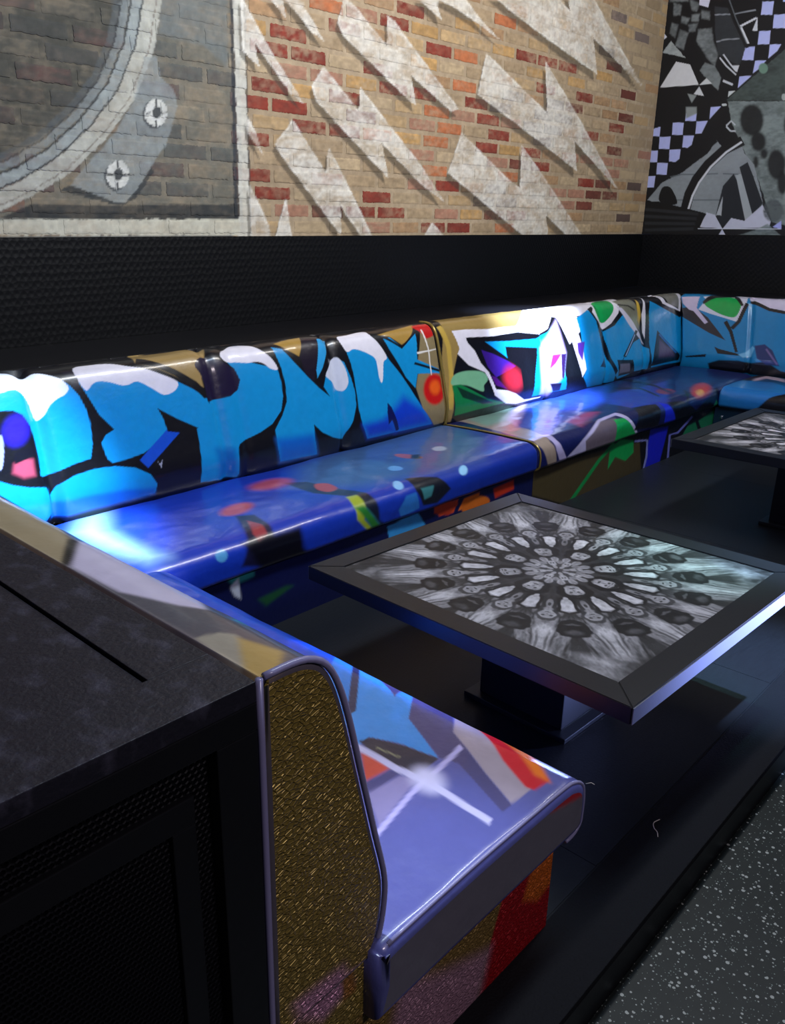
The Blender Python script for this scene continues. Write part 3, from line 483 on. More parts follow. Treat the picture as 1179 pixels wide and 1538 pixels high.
  ('c6c6ba',0.0022,0.85,0.35,0,[(2.601,2.777),(2.581,2.658),(2.522,2.453),(2.401,2.238),(2.236,2.061),(2.042,1.907),(1.862,1.808),(1.748,1.759),(1.586,1.7),(1.339,1.648),(1.342,1.571),(1.596,1.622),(1.772,1.682),(1.897,1.735),(2.095,1.842),(2.308,2.009),(2.493,2.206),(2.628,2.444),(2.691,2.666),(2.712,2.792)]),
  ('a2aaa8',0.0021,0.85,0.3,0,[(2.54,2.769),(2.519,2.654),(2.461,2.458),(2.346,2.258),(2.191,2.094),(2.008,1.95),(1.839,1.857),(1.733,1.812),(1.579,1.757),(1.337,1.705),(1.338,1.661),(1.585,1.711),(1.746,1.768),(1.859,1.815),(2.038,1.912),(2.232,2.064),(2.398,2.239),(2.521,2.453),(2.582,2.658),(2.604,2.777)]),
  ('8c9494',0.0021,0.75,0.4,0,[(2.492,2.763),(2.469,2.65),(2.411,2.462),(2.302,2.274),(2.156,2.12),(1.982,1.983),(1.821,1.896),(1.72,1.854),(1.573,1.802),(1.335,1.75),(1.336,1.72),(1.577,1.771),(1.729,1.825),(1.833,1.868),(2.001,1.958),(2.183,2.1),(2.337,2.261),(2.451,2.459),(2.511,2.653),(2.534,2.768)]),
  ('5a6062',0.0031,0.7,0.4,0,[(2.447,2.757),(2.424,2.647),(2.367,2.466),(2.263,2.288),(2.124,2.144),(1.958,2.013),(1.804,1.931),(1.709,1.892),(1.569,1.841),(1.334,1.79),(1.335,1.764),(1.571,1.815),(1.716,1.866),(1.815,1.906),(1.975,1.991),(2.147,2.126),(2.293,2.277),(2.402,2.463),(2.46,2.649),(2.484,2.761)]),
  ('2c3034',0.002,0.9,0.15,0,[(2.596,2.776),(2.575,2.658),(2.515,2.453),(2.394,2.241),(2.229,2.066),(2.037,1.914),(1.858,1.817),(1.745,1.769),(1.585,1.712),(1.339,1.661),(1.339,1.654),(1.586,1.705),(1.748,1.762),(1.861,1.81),(2.041,1.908),(2.236,2.061),(2.402,2.238),(2.525,2.453),(2.585,2.658),(2.606,2.778)]),
  ('2c3034',0.002,0.85,0.15,0,[(2.535,2.768),(2.512,2.653),(2.454,2.459),(2.339,2.26),(2.185,2.099),(2.004,1.955),(1.835,1.864),(1.73,1.821),(1.578,1.766),(1.337,1.715),(1.337,1.707),(1.579,1.758),(1.732,1.813),(1.839,1.857),(2.009,1.949),(2.192,2.093),(2.348,2.257),(2.464,2.458),(2.523,2.654),(2.546,2.77)]),
  ('3a3e42',0.002,0.8,0.2,0,[(2.484,2.761),(2.46,2.649),(2.402,2.463),(2.294,2.277),(2.149,2.125),(1.976,1.99),(1.816,1.904),(1.717,1.863),(1.572,1.811),(1.335,1.76),(1.335,1.754),(1.573,1.805),(1.719,1.857),(1.819,1.898),(1.98,1.985),(2.154,2.121),(2.301,2.274),(2.411,2.462),(2.469,2.65),(2.492,2.762)]),
  ('6a5a50',0.002,0.7,0.2,0,[(2.676,2.787),(2.656,2.663),(2.595,2.447),(2.465,2.215),(2.286,2.024),(2.079,1.861),(1.887,1.756),(1.765,1.704),(1.593,1.643),(1.341,1.592),(1.341,1.587),(1.594,1.639),(1.766,1.699),(1.889,1.752),(2.082,1.857),(2.29,2.021),(2.47,2.213),(2.601,2.446),(2.663,2.664),(2.682,2.788)]),
  ('98a0a0',0.0047,0.7,0.3,0,[(2.57,2.409),(2.637,2.418),(2.656,2.327),(2.733,2.273),(2.748,2.2),(2.705,2.099),(2.663,2.009),(2.579,1.917),(2.458,1.77),(2.4,1.72),(2.347,1.713),(2.248,1.743),(2.096,1.79),(2.177,1.871),(2.354,2.031),(2.485,2.196)]),
  ('2e3438',0.002,0.85,0.15,0,[(2.04,1.768),(2.096,1.79),(2.249,1.745),(2.347,1.715),(2.4,1.722),(2.473,1.793),(2.563,1.895),(2.575,1.873),(2.455,1.737),(2.379,1.705),(2.283,1.714),(2.115,1.748)]),
  ('30343a',0.0024,0.8,0,0,[(2.674,2.155),(2.667,2.131),(2.653,2.109),(2.633,2.092),(2.609,2.082),(2.584,2.08),(2.562,2.087),(2.545,2.1),(2.534,2.12),(2.532,2.142),(2.539,2.166),(2.553,2.187),(2.572,2.204),(2.596,2.214),(2.62,2.216),(2.643,2.211),(2.661,2.197),(2.671,2.178)]),
  ('dcdcd4',0.002,0.95,0.15,0,[(2.683,2.162),(2.676,2.139),(2.663,2.118),(2.643,2.101),(2.62,2.091),(2.596,2.09),(2.575,2.096),(2.558,2.109),(2.548,2.128),(2.546,2.15),(2.552,2.173),(2.566,2.193),(2.585,2.21),(2.608,2.219),(2.631,2.222),(2.653,2.216),(2.67,2.203),(2.68,2.184)]),
  ('3a3e40',0.002,0.95,0,0,[(2.648,2.162),(2.646,2.152),(2.64,2.143),(2.632,2.136),(2.622,2.132),(2.612,2.131),(2.603,2.133),(2.596,2.139),(2.592,2.147),(2.591,2.157),(2.593,2.167),(2.599,2.176),(2.607,2.183),(2.617,2.187),(2.627,2.188),(2.636,2.186),(2.643,2.18),(2.647,2.172)]),
  ('24282c',0.002,1,0,0,[(2.615,2.221),(2.612,2.187),(2.621,2.188),(2.624,2.222)]),
  ('24282c',0.002,1,0,0,[(2.613,2.09),(2.616,2.124),(2.606,2.123),(2.603,2.089)]),
  ('24282c',0.002,1,0,0,[(2.549,2.146),(2.584,2.149),(2.584,2.157),(2.549,2.154)]),
  ('24282c',0.002,1,0,0,[(2.68,2.165),(2.644,2.162),(2.643,2.155),(2.679,2.158)]),
  ('30343a',0.0023,0.8,0,0,[(2.417,1.844),(2.411,1.82),(2.397,1.799),(2.377,1.783),(2.354,1.774),(2.331,1.773),(2.31,1.78),(2.294,1.795),(2.285,1.815),(2.284,1.838),(2.29,1.861),(2.304,1.882),(2.323,1.898),(2.345,1.907),(2.368,1.908),(2.389,1.902),(2.406,1.887),(2.415,1.867)]),
  ('dcdcd4',0.002,0.95,0.15,0,[(2.426,1.85),(2.42,1.827),(2.406,1.807),(2.387,1.791),(2.365,1.783),(2.343,1.782),(2.323,1.789),(2.307,1.803),(2.298,1.823),(2.297,1.845),(2.303,1.868),(2.316,1.888),(2.335,1.903),(2.356,1.912),(2.378,1.913),(2.399,1.907),(2.415,1.893),(2.424,1.873)]),
  ('3a3e40',0.002,0.95,0,0,[(2.393,1.852),(2.391,1.842),(2.385,1.833),(2.377,1.827),(2.368,1.823),(2.359,1.823),(2.35,1.826),(2.344,1.832),(2.34,1.84),(2.339,1.85),(2.342,1.86),(2.347,1.869),(2.355,1.875),(2.364,1.879),(2.374,1.88),(2.382,1.877),(2.389,1.871),(2.393,1.862)]),
  ('24282c',0.002,1,0,0,[(2.363,1.913),(2.359,1.879),(2.368,1.88),(2.372,1.914)]),
  ('24282c',0.002,1,0,0,[(2.358,1.781),(2.362,1.816),(2.353,1.815),(2.349,1.781)]),
  ('24282c',0.002,1,0,0,[(2.299,1.841),(2.332,1.843),(2.333,1.85),(2.3,1.849)]),
  ('24282c',0.002,1,0,0,[(2.424,1.854),(2.39,1.853),(2.389,1.845),(2.423,1.847)]),
  ('cfcdbc',0.002,0.92,0.25,0,[(0.91,1.611),(1.729,1.631),(3.134,1.644),(3.129,1.555),(1.719,1.56),(0.898,1.547)]),
  ('555e64',0.002,0.9,0.2,0,[(0.895,1.534),(1.718,1.557),(3.08,1.557),(3.076,1.495),(1.712,1.511),(0.891,1.513)]),
  ('d2d0c4',0.002,0.92,0.25,0,[(3.148,3.161),(3.214,3.175),(3.214,2.763),(3.206,1.513),(3.074,1.514),(3.123,1.563),(3.13,1.644),(3.143,2.751)]),
  ('3a3c3c',0.002,0.8,0.2,0,[(3.215,3.175),(3.215,2.763),(3.205,1.512),(3.217,1.513),(3.226,2.765),(3.226,3.178)]),
 ],
 'mural_shadow':[
  ('3c352c',0.0071,0.66,0.15,0,[(3.963,2.861),(4.029,2.841),(4.343,2.655),(4.348,2.823),(4.403,2.804),(5.112,2.354),(5.036,2.335),(4.582,2.517),(4.639,2.337),(4.569,2.365),(3.963,2.657),(3.906,2.721)]),
  ('3c352c',0.0071,0.66,0.15,0,[(3.784,2.47),(4.091,2.255),(4.104,2.393),(4.232,2.295),(4.706,1.967),(4.98,1.733),(4.722,1.843),(4.31,2.084),(4.371,1.874),(4.238,1.958),(3.726,2.282),(3.688,2.357)]),
  ('3c352c',0.0068,0.66,0.15,0,[(3.53,2.156),(3.801,1.877),(3.823,2.025),(3.962,1.854),(4.246,1.464),(4.152,1.465),(3.922,1.698),(3.926,1.514),(3.427,1.973),(3.389,2.023)]),
  ('3c352c',0.0057,0.66,0.15,0,[(3.176,2.742),(3.361,2.518),(3.616,2.257),(3.527,2.3),(3.258,2.538),(3.287,2.413),(3.175,2.485)]),
  ('3c352c',0.006,0.66,0.15,0,[(3.477,2.791),(3.585,2.809),(3.794,2.604),(3.701,2.641)]),
  ('3c352c',0.0058,0.66,0.15,0,[(3.371,2.774),(3.462,2.789),(3.502,2.681)]),
  ('3c352c',0.0059,0.66,0.15,0,[(3.192,2.15),(3.243,2.074),(3.295,1.966),(3.19,2.071)]),
  ('3c352c',0.0065,0.66,0.15,0,[(3.464,1.724),(3.505,1.474),(3.364,1.476)]),
  ('3c352c',0.0062,0.66,0.15,0,[(3.188,1.796),(3.322,1.565),(3.333,1.477),(3.186,1.479)]),
  ('3c352c',0.0086,0.66,0.15,0,[(4.852,1.588),(5.061,1.452),(4.74,1.457)]),
  ('3c352c',0.0074,0.66,0.15,0,[(4.621,2.978),(4.806,3.009),(4.884,2.88)]),
  ('3c352c',0.0099,0.66,0.15,0,[(5.433,3.123),(6.25,3.258),(6.49,3.178),(6.436,3.288),(6.789,3.346),(7.039,3.205),(7.803,2.784),(6.878,3.048),(6.993,2.789),(6.45,2.895),(5.755,3.04)]),
  ('3c352c',0.0079,0.66,0.15,0,[(4.797,3.007),(5.115,3.059),(5.288,2.958),(5.584,2.848),(5.245,2.934),(5.025,2.976)]),
  ('3c352c',0.0099,0.66,0.15,0,[(5.411,2.745),(6.264,2.424),(6.188,2.788),(6.501,2.587),(6.741,2.434),(7.549,1.887),(6.71,2.254),(6.8,2.015),(6.241,2.195),(5.655,2.374),(5.331,2.474)]),
  ('3c352c',0.0099,0.66,0.15,0,[(5.158,2.2),(5.756,1.917),(5.951,1.852),(5.94,2.163),(6.212,1.991),(7.057,1.424),(6.855,1.427),(6.364,1.651),(6.426,1.433),(6.173,1.437),(5.548,1.701),(5.019,1.93)]),
 ],
 'mural_bolts':[
  ('dedad0',0.002,0.84,0.66,0,[(3.989,2.901),(4.055,2.882),(4.371,2.698),(4.376,2.865),(4.431,2.847),(5.144,2.401),(5.068,2.382),(4.612,2.561),(4.669,2.382),(4.598,2.41),(3.989,2.698),(3.932,2.761)]),
  ('f0ede4',0.0029,0.5,0.75,0,[(3.985,2.897),(4.049,2.878),(4.368,2.693),(4.384,2.865),(4.425,2.843),(5.136,2.397),(5.073,2.387),(4.613,2.566),(4.66,2.381),(4.604,2.414),(3.995,2.702),(3.939,2.762),(3.996,2.901),(3.982,2.901),(3.925,2.76),(3.984,2.694),(4.592,2.406),(4.678,2.382),(4.611,2.556),(5.062,2.377),(5.152,2.405),(4.438,2.851),(4.368,2.865),(4.374,2.703),(4.061,2.886),(3.994,2.905)]),
  ('dedad0',0.002,0.84,0.66,0,[(3.81,2.51),(4.119,2.297),(4.131,2.435),(4.261,2.338),(4.737,2.013),(5.013,1.781),(4.753,1.889),(4.339,2.128),(4.401,1.919),(4.267,2.001),(3.752,2.322),(3.714,2.396)]),
  ('f0ede4',0.0029,0.5,0.75,0,[(3.804,2.506),(4.115,2.293),(4.134,2.431),(4.254,2.334),(4.729,2.01),(5.003,1.781),(4.759,1.894),(4.34,2.133),(4.392,1.92),(4.273,2.005),(3.757,2.326),(3.721,2.396),(3.816,2.508),(3.804,2.512),(3.707,2.396),(3.746,2.319),(4.261,1.997),(4.409,1.917),(4.337,2.123),(4.747,1.885),(5.023,1.782),(4.744,2.017),(4.267,2.342),(4.129,2.44),(4.122,2.302),(3.816,2.514)]),
  ('dedad0',0.002,0.84,0.66,0,[(3.555,2.196),(3.828,1.918),(3.849,2.066),(3.989,1.896),(4.275,1.508),(4.181,1.509),(3.949,1.74),(3.954,1.556),(3.452,2.012),(3.414,2.061)]),
  ('f0ede4',0.0027,0.5,0.75,0,[(3.549,2.193),(3.824,1.914),(3.847,2.061),(3.982,1.894),(4.267,1.507),(4.187,1.513),(3.952,1.745),(3.959,1.56),(3.457,2.015),(3.42,2.06),(3.561,2.193),(3.55,2.198),(3.407,2.063),(3.446,2.009),(3.949,1.552),(3.947,1.735),(4.175,1.505),(4.284,1.51),(3.997,1.899),(3.851,2.071),(3.833,1.922),(3.561,2.199)]),
  ('dedad0',0.002,0.84,0.66,0,[(3.198,2.778),(3.385,2.555),(3.642,2.296),(3.552,2.339),(3.282,2.575),(3.311,2.45),(3.198,2.521)]),
  ('f0ede4',0.0023,0.5,0.75,0,[(3.193,2.775),(3.379,2.553),(3.636,2.294),(3.557,2.342),(3.286,2.579),(3.307,2.453),(3.204,2.523),(3.204,2.779),(3.192,2.777),(3.192,2.519),(3.314,2.447),(3.278,2.571),(3.546,2.335),(3.648,2.299),(3.39,2.558),(3.204,2.781)]),
  ('dedad0',0.002,0.84,0.66,0,[(3.501,2.829),(3.61,2.847),(3.819,2.644),(3.726,2.681)]),
  ('f0ede4',0.0024,0.5,0.75,0,[(3.501,2.825),(3.605,2.844),(3.813,2.641),(3.732,2.685),(3.506,2.832),(3.496,2.825),(3.721,2.677),(3.826,2.646),(3.615,2.851),(3.501,2.833)]),
  ('dedad0',0.002,0.84,0.66,0,[(3.395,2.811),(3.486,2.827),(3.526,2.719)]),
  ('f0ede4',0.0023,0.5,0.75,0,[(3.395,2.807),(3.481,2.823),(3.526,2.724),(3.4,2.815),(3.39,2.808),(3.526,2.715),(3.492,2.83),(3.395,2.815)]),
  ('dedad0',0.002,0.84,0.66,0,[(3.215,2.187),(3.267,2.112),(3.32,2.004),(3.214,2.108)]),
  ('f0ede4',0.0024,0.5,0.75,0,[(3.21,2.185),(3.262,2.11),(3.32,2.009),(3.22,2.11),(3.222,2.188),(3.209,2.187),(3.208,2.106),(3.319,1.999),(3.273,2.114),(3.221,2.19)]),
  ('dedad0',0.002,0.84,0.66,0,[(3.489,1.763),(3.532,1.515),(3.389,1.516)]),
  ('f0ede4',0.0026,0.5,0.75,0,[(3.482,1.762),(3.525,1.516),(3.396,1.517),(3.496,1.762),(3.483,1.764),(3.382,1.515),(3.539,1.513),(3.496,1.764)]),
  ('dedad0',0.002,0.84,0.66,0,[(3.212,1.834),(3.347,1.604),(3.359,1.516),(3.211,1.518)]),
  ('f0ede4',0.0025,0.5,0.75,0,[(3.206,1.832),(3.341,1.602),(3.355,1.52),(3.217,1.519),(3.219,1.835),(3.206,1.834),(3.205,1.516),(3.363,1.513),(3.354,1.606),(3.218,1.836)]),
  ('dedad0',0.002,0.84,0.66,0,[(4.884,1.635),(5.095,1.501),(4.772,1.504)]),
  ('f0ede4',0.0034,0.5,0.75,0,[(4.877,1.631),(5.086,1.504),(4.779,1.508),(4.893,1.632),(4.875,1.638),(4.765,1.5),(5.104,1.498),(4.891,1.639)]),
  ('dedad0',0.002,0.84,0.66,0,[(4.65,3.022),(4.835,3.053),(4.914,2.926)]),
  ('f0ede4',0.003,0.5,0.75,0,[(4.65,3.017),(4.829,3.049),(4.914,2.931),(4.656,3.027),(4.644,3.018),(4.915,2.921),(4.841,3.058),(4.65,3.027)]),
  ('dedad0',0.002,0.84,0.66,0,[(5.465,3.171),(6.286,3.31),(6.527,3.231),(6.473,3.342),(6.827,3.402),(7.079,3.262),(7.848,2.846),(6.918,3.104),(7.034,2.846),(6.488,2.949),(5.789,3.09)]),
  ('f0ede4',0.0039,0.5,0.75,0,[(5.466,3.166),(6.284,3.304),(6.528,3.226),(6.482,3.339),(6.821,3.395),(7.067,3.257),(7.833,2.848),(6.92,3.111),(7.027,2.852),(6.495,2.955),(5.795,3.095),(5.471,3.176),(5.459,3.166),(5.782,3.085),(6.481,2.943),(7.042,2.841),(6.915,3.098),(7.863,2.844),(7.091,3.267),(6.834,3.408),(6.465,3.345),(6.526,3.237),(6.288,3.316),(5.465,3.176)]),
  ('dedad0',0.002,0.84,0.66,0,[(4.826,3.052),(5.146,3.105),(5.32,3.005),(5.618,2.897),(5.277,2.981),(5.055,3.022)]),
  ('f0ede4',0.0032,0.5,0.75,0,[(4.826,3.047),(5.142,3.1),(5.313,3.001),(5.611,2.9),(5.283,2.986),(5.06,3.027),(4.83,3.057),(4.822,3.047),(5.051,3.017),(5.272,2.976),(5.625,2.893),(5.328,3.01),(5.149,3.111),(4.826,3.057)]),
  ('dedad0',0.002,0.84,0.66,0,[(5.444,2.793),(6.302,2.478),(6.225,2.841),(6.54,2.642),(6.781,2.491),(7.595,1.949),(6.751,2.31),(6.841,2.072),(6.279,2.249),(5.69,2.424),(5.364,2.522)]),
  ('f0ede4',0.004,0.5,0.75,0,[(5.437,2.788),(6.301,2.472),(6.235,2.838),(6.529,2.637),(6.77,2.486),(7.578,1.95),(6.755,2.317),(6.838,2.079),(6.286,2.255),(5.696,2.43),(5.374,2.525),(5.454,2.793),(5.434,2.793),(5.354,2.52),(5.683,2.419),(6.271,2.244),(6.844,2.066),(6.746,2.304),(7.611,1.948),(6.793,2.495),(6.551,2.646),(6.215,2.843),(6.303,2.484),(5.451,2.798)]),
  ('dedad0',0.002,0.84,0.66,0,[(5.19,2.248),(5.793,1.968),(5.988,1.905),(5.976,2.215),(6.251,2.045),(7.101,1.484),(6.898,1.486),(6.403,1.706),(6.467,1.489),(6.212,1.491),(5.583,1.752),(5.052,1.978)]),
  ('f0ede4',0.004,0.5,0.75,0,[(5.183,2.243),(5.785,1.964),(6,1.902),(5.985,2.211),(6.24,2.041),(7.088,1.481),(6.905,1.492),(6.402,1.713),(6.454,1.493),(6.218,1.497),(5.59,1.757),(5.061,1.98),(5.2,2.247),(5.181,2.249),(5.043,1.975),(5.576,1.747),(6.206,1.486),(6.479,1.486),(6.404,1.699),(6.89,1.48),(7.114,1.487),(6.261,2.049),(5.968,2.22),(5.977,1.907),(5.8,1.973),(5.197,2.253)]),
 ],
 'mural_right':[
  ('b4bcf0',0.002,1,0,0,[(3.148,3.442),(3.052,3.429),(3.049,3.328),(3.145,3.343)]),
  ('b4bcf0',0.002,1,0,0,[(3.035,3.326),(2.946,3.319),(2.917,3.211),(3.029,3.224)]),
  ('b4bcf0',0.002,1,0,0,[(3.139,3.217),(3.043,3.21),(3.037,3.106),(3.137,3.116)]),
  ('b4bcf0',0.002,1,0,0,[(3.239,3.106),(3.155,3.103),(3.152,2.997),(3.252,3.009)]),
  ('b4bcf0',0.002,1,0,0,[(3.032,3.103),(2.937,3.093),(2.962,3.044),(3.028,2.995)]),
  ('b4bcf0',0.002,1,0,0,[(3.137,2.989),(3.04,2.984),(3.104,2.915),(3.14,2.893)]),
  ('b4bcf0',0.002,1,0,0,[(3.253,2.88),(3.147,2.875),(3.253,2.788)]),
  ('b4bcf0',0.002,1,0,0,[(4.016,2.507),(3.935,2.523),(3.933,2.439),(4.011,2.444)]),
  ('b4bcf0',0.002,1,0,0,[(3.817,2.55),(3.71,2.542),(3.706,2.436),(3.811,2.443)]),
  ('b4bcf0',0.002,1,0,0,[(3.7,2.618),(3.598,2.61),(3.597,2.547),(3.699,2.555)]),
  ('b4bcf0',0.002,1,0,0,[(3.589,2.544),(3.485,2.539),(3.527,2.438),(3.586,2.439)]),
  ('b4bcf0',0.002,1,0,0,[(3.932,2.434),(3.822,2.429),(3.819,2.321),(3.926,2.327)]),
  ('b4bcf0',0.002,1,0,0,[(3.697,2.428),(3.595,2.426),(3.607,2.345),(3.643,2.321),(3.696,2.329)]),
  ('b4bcf0',0.002,1,0,0,[(4.02,2.318),(3.932,2.313),(3.927,2.21),(4.011,2.214)]),
  ('b4bcf0',0.002,1,0,0,[(3.818,2.314),(3.709,2.311),(3.709,2.229),(3.746,2.202),(3.809,2.212)]),
  ('b4bcf0',0.002,1,0,0,[(3.926,2.203),(3.818,2.198),(3.817,2.093),(3.921,2.099)]),
  ('b4bcf0',0.002,1,0,0,[(4.021,2.088),(3.927,2.085),(3.931,1.98),(4.016,1.983)]),
  ('b4bcf0',0.002,1,0,0,[(3.475,2.654),(3.378,2.653),(3.471,2.552)]),
  ('b4bcf0',0.002,1,0,0,[(2.985,3.5),(2.905,3.487),(2.897,3.402),(2.977,3.415)]),
  ('b4bcf0',0.002,1,0,0,[(3.15,3.54),(3.068,3.526),(3.059,3.452),(3.141,3.465)]),
  ('b4bcf0',0.002,1,0,0,[(2.908,3.198),(2.828,3.187),(2.818,3.088),(2.898,3.095)]),
  ('dcdcf0',0.002,1,0,0,[(3.707,3.58),(3.602,3.563),(3.617,3.47),(3.703,3.503)]),
  ('8a9294',0.0115,0.85,0.5,0,[(3.946,3.553),(3.866,3.528),(3.87,3.45),(3.932,3.452)]),
  ('8a9294',0.0115,0.85,0.5,0,[(3.853,3.434),(3.773,3.409),(3.796,3.36),(3.853,3.381)]),
  ('8a9294',0.0117,0.85,0.5,0,[(3.94,3.394),(3.875,3.371),(3.892,3.267),(3.953,3.315)]),
  ('8a9294',0.0116,0.85,0.5,0,[(3.853,3.328),(3.771,3.291),(3.799,3.161),(3.882,3.199)]),
  ('8a9294',0.0113,0.85,0.5,0,[(3.682,3.305),(3.563,3.301),(3.534,3.206),(3.472,3.081),(3.488,2.991),(3.556,3.052),(3.684,3.213)]),
  ('8a9294',0.0113,0.85,0.5,0,[(3.793,3.556),(3.698,3.515),(3.719,3.453),(3.767,3.474)]),
  ('8a9294',0.0114,0.85,0.5,0,[(3.781,3.358),(3.69,3.358),(3.711,3.296),(3.764,3.296)]),
  ('8a9294',0.0114,0.85,0.5,0,[(3.993,3.666),(3.82,3.637),(3.807,3.545),(3.98,3.572)]),
  ('8a9294',0.0112,0.85,0.5,0,[(3.675,3.46),(3.597,3.435),(3.588,3.369),(3.665,3.394)]),
  ('8a9294',0.0113,0.85,0.5,0,[(3.761,3.434),(3.685,3.429),(3.692,3.371),(3.754,3.38)]),
  ('7c8486',0.0057,1,0.3,0,[(3.582,3.028),(3.488,2.991),(3.414,2.89),(3.428,2.785),(3.513,2.86),(3.619,2.966)]),
  ('2e3338',0.0041,1,0.2,0,[(3.558,3.468),(3.409,3.432),(3.287,3.187),(3.237,3.091),(3.267,2.966),(3.472,3.081),(3.531,3.284)]),
  ('8a9098',0.002,1,0,0,[(3.548,3.397),(3.372,3.377),(3.192,3.382),(3.195,3.392),(3.375,3.388),(3.55,3.408)]),
  ('8a9098',0.002,1,0,0,[(3.499,3.177),(3.429,3.187),(3.299,3.177),(3.301,3.187),(3.432,3.198),(3.504,3.188)]),
  ('0c0d12',0.002,1,0,0,[(3.484,3.526),(3.383,3.333),(3.233,3.096),(3.202,3.106),(3.35,3.341),(3.45,3.532)]),
  ('5a6066',0.002,1,0,0,[(3.455,3.526),(3.362,3.348),(3.234,3.133),(3.225,3.136),(3.352,3.35),(3.444,3.527)]),
  ('d0d4dc',0.002,1,0,0,[(3.303,3.271),(3.172,3.317),(3.182,3.332),(3.313,3.286)]),
  ('d0d4dc',0.002,1,0,0,[(3.307,3.269),(3.223,3.131),(3.208,3.135),(3.292,3.273)]),
  ('d0d4dc',0.002,1,0,0,[(3.17,3.328),(3.154,3.223),(3.199,3.229)]),
  ('c8ccd4',0.002,1,0,0,[(3.457,3.049),(3.388,2.975),(3.288,2.892),(3.281,2.9),(3.379,2.983),(3.448,3.056)]),
  ('c8ccd4',0.002,1,0,0,[(3.429,3.072),(3.358,2.99),(3.293,2.922),(3.284,2.928),(3.349,2.996),(3.419,3.078)]),
  ('c8ccd4',0.002,1,0,0,[(3.398,2.853),(3.304,2.811),(3.299,2.827),(3.392,2.87)]),
  ('c8ccd4',0.002,1,0,0,[(3.339,2.974),(3.268,2.972),(3.28,2.915)]),
  ('d6d8dc',0.002,1,0,0,[(3.856,3.067),(3.719,3.028),(3.613,2.85),(3.984,2.864)]),
  ('d0d4d8',0.002,1,0,0,[(3.609,2.846),(3.548,2.898),(3.488,2.845)]),
  ('d0d4d8',0.002,1,0,0,[(3.606,2.836),(3.55,2.752),(3.649,2.776)]),
  ('a8b0b0',0.002,1,0.3,0,[(3.928,3.245),(3.766,3.087),(4,3.159)]),
  ('8c9494',0.0059,1,0,0,[(3.708,2.785),(3.62,2.763),(3.658,2.704)]),
  ('8c9494',0.0089,1,0,0,[(3.708,2.674),(3.606,2.666),(3.598,2.61),(3.694,2.576)]),
  ('dce0f0',0.002,1,0,0,[(4,3.315),(3.972,3.284),(3.999,3.268)]),
  ('46524f',0.0026,1,0.5,0,[(2.802,3.11),(2.903,3.049),(3.341,2.697),(2.723,2.641)]),
  ('6a8a7a',0.0053,1,0,0,[(3.018,2.918),(3.018,2.904),(3.023,2.893),(3.032,2.884),(3.044,2.881),(3.058,2.882),(3.071,2.889),(3.083,2.899),(3.092,2.913),(3.097,2.927),(3.097,2.941),(3.092,2.953),(3.083,2.961),(3.071,2.964),(3.057,2.963),(3.044,2.956),(3.032,2.946),(3.023,2.933)]),
  ('9aa4a4',0.002,1,0,0,[(2.829,2.676),(2.828,2.666),(2.83,2.658),(2.834,2.652),(2.84,2.649),(2.847,2.65),(2.853,2.654),(2.859,2.661),(2.864,2.67),(2.867,2.679),(2.867,2.689),(2.866,2.697),(2.862,2.703),(2.856,2.706),(2.849,2.705),(2.843,2.701),(2.836,2.695),(2.832,2.686)]),
  ('808c8c',0.0041,1,0.45,0,[(3.325,2.688),(2.721,2.634),(2.546,1.605),(2.776,1.66),(2.964,2.036),(3.114,2.262),(3.269,2.516)]),
  ('0c0e12',0.0165,0.95,0,0,[(2.988,2.508),(2.987,2.465),(2.998,2.428),(3.021,2.401),(3.052,2.388),(3.088,2.39),(3.124,2.408),(3.156,2.439),(3.181,2.479),(3.194,2.524),(3.194,2.567),(3.182,2.604),(3.159,2.63),(3.127,2.642),(3.092,2.639),(3.056,2.621),(3.024,2.591),(3.001,2.552)]),
  ('0c0e12',0.0166,0.95,0,0,[(2.941,2.332),(2.941,2.305),(2.948,2.281),(2.962,2.264),(2.981,2.256),(3.003,2.257),(3.026,2.268),(3.046,2.287),(3.061,2.312),(3.069,2.34),(3.07,2.368),(3.062,2.392),(3.048,2.409),(3.029,2.417),(3.007,2.415),(2.984,2.404),(2.964,2.385),(2.95,2.36)]),
  ('0c0e12',0.0165,0.95,0,0,[(2.908,2.23),(2.908,2.217),(2.911,2.205),(2.918,2.196),(2.927,2.192),(2.938,2.192),(2.949,2.198),(2.959,2.207),(2.966,2.22),(2.97,2.234),(2.97,2.247),(2.967,2.259),(2.96,2.268),(2.951,2.272),(2.94,2.272),(2.929,2.266),(2.919,2.257),(2.912,2.244)]),
  ('0c0e12',0.0164,0.95,0,0,[(2.744,2.136),(2.742,2.095),(2.749,2.059),(2.764,2.032),(2.787,2.018),(2.813,2.019),(2.841,2.035),(2.866,2.063),(2.885,2.1),(2.897,2.142),(2.899,2.184),(2.891,2.22),(2.875,2.246),(2.853,2.259),(2.826,2.258),(2.799,2.242),(2.775,2.214),(2.755,2.177)]),
  ('0c0e12',0.0167,0.95,0,0,[(2.976,2.166),(2.975,2.151),(2.977,2.137),(2.981,2.127),(2.988,2.121),(2.996,2.122),(3.004,2.128),(3.012,2.138),(3.018,2.152),(3.022,2.168),(3.023,2.184),(3.021,2.198),(3.017,2.208),(3.01,2.213),(3.002,2.213),(2.994,2.207),(2.986,2.196),(2.98,2.182)]),
  ('0c0e12',0.0164,0.95,0,0,[(2.706,1.987),(2.703,1.955),(2.705,1.926),(2.712,1.905),(2.724,1.894),(2.738,1.895),(2.754,1.906),(2.768,1.928),(2.78,1.957),(2.788,1.99),(2.791,2.022),(2.789,2.05),(2.781,2.071),(2.769,2.082),(2.755,2.081),(2.74,2.07),(2.725,2.048),(2.713,2.019)]),
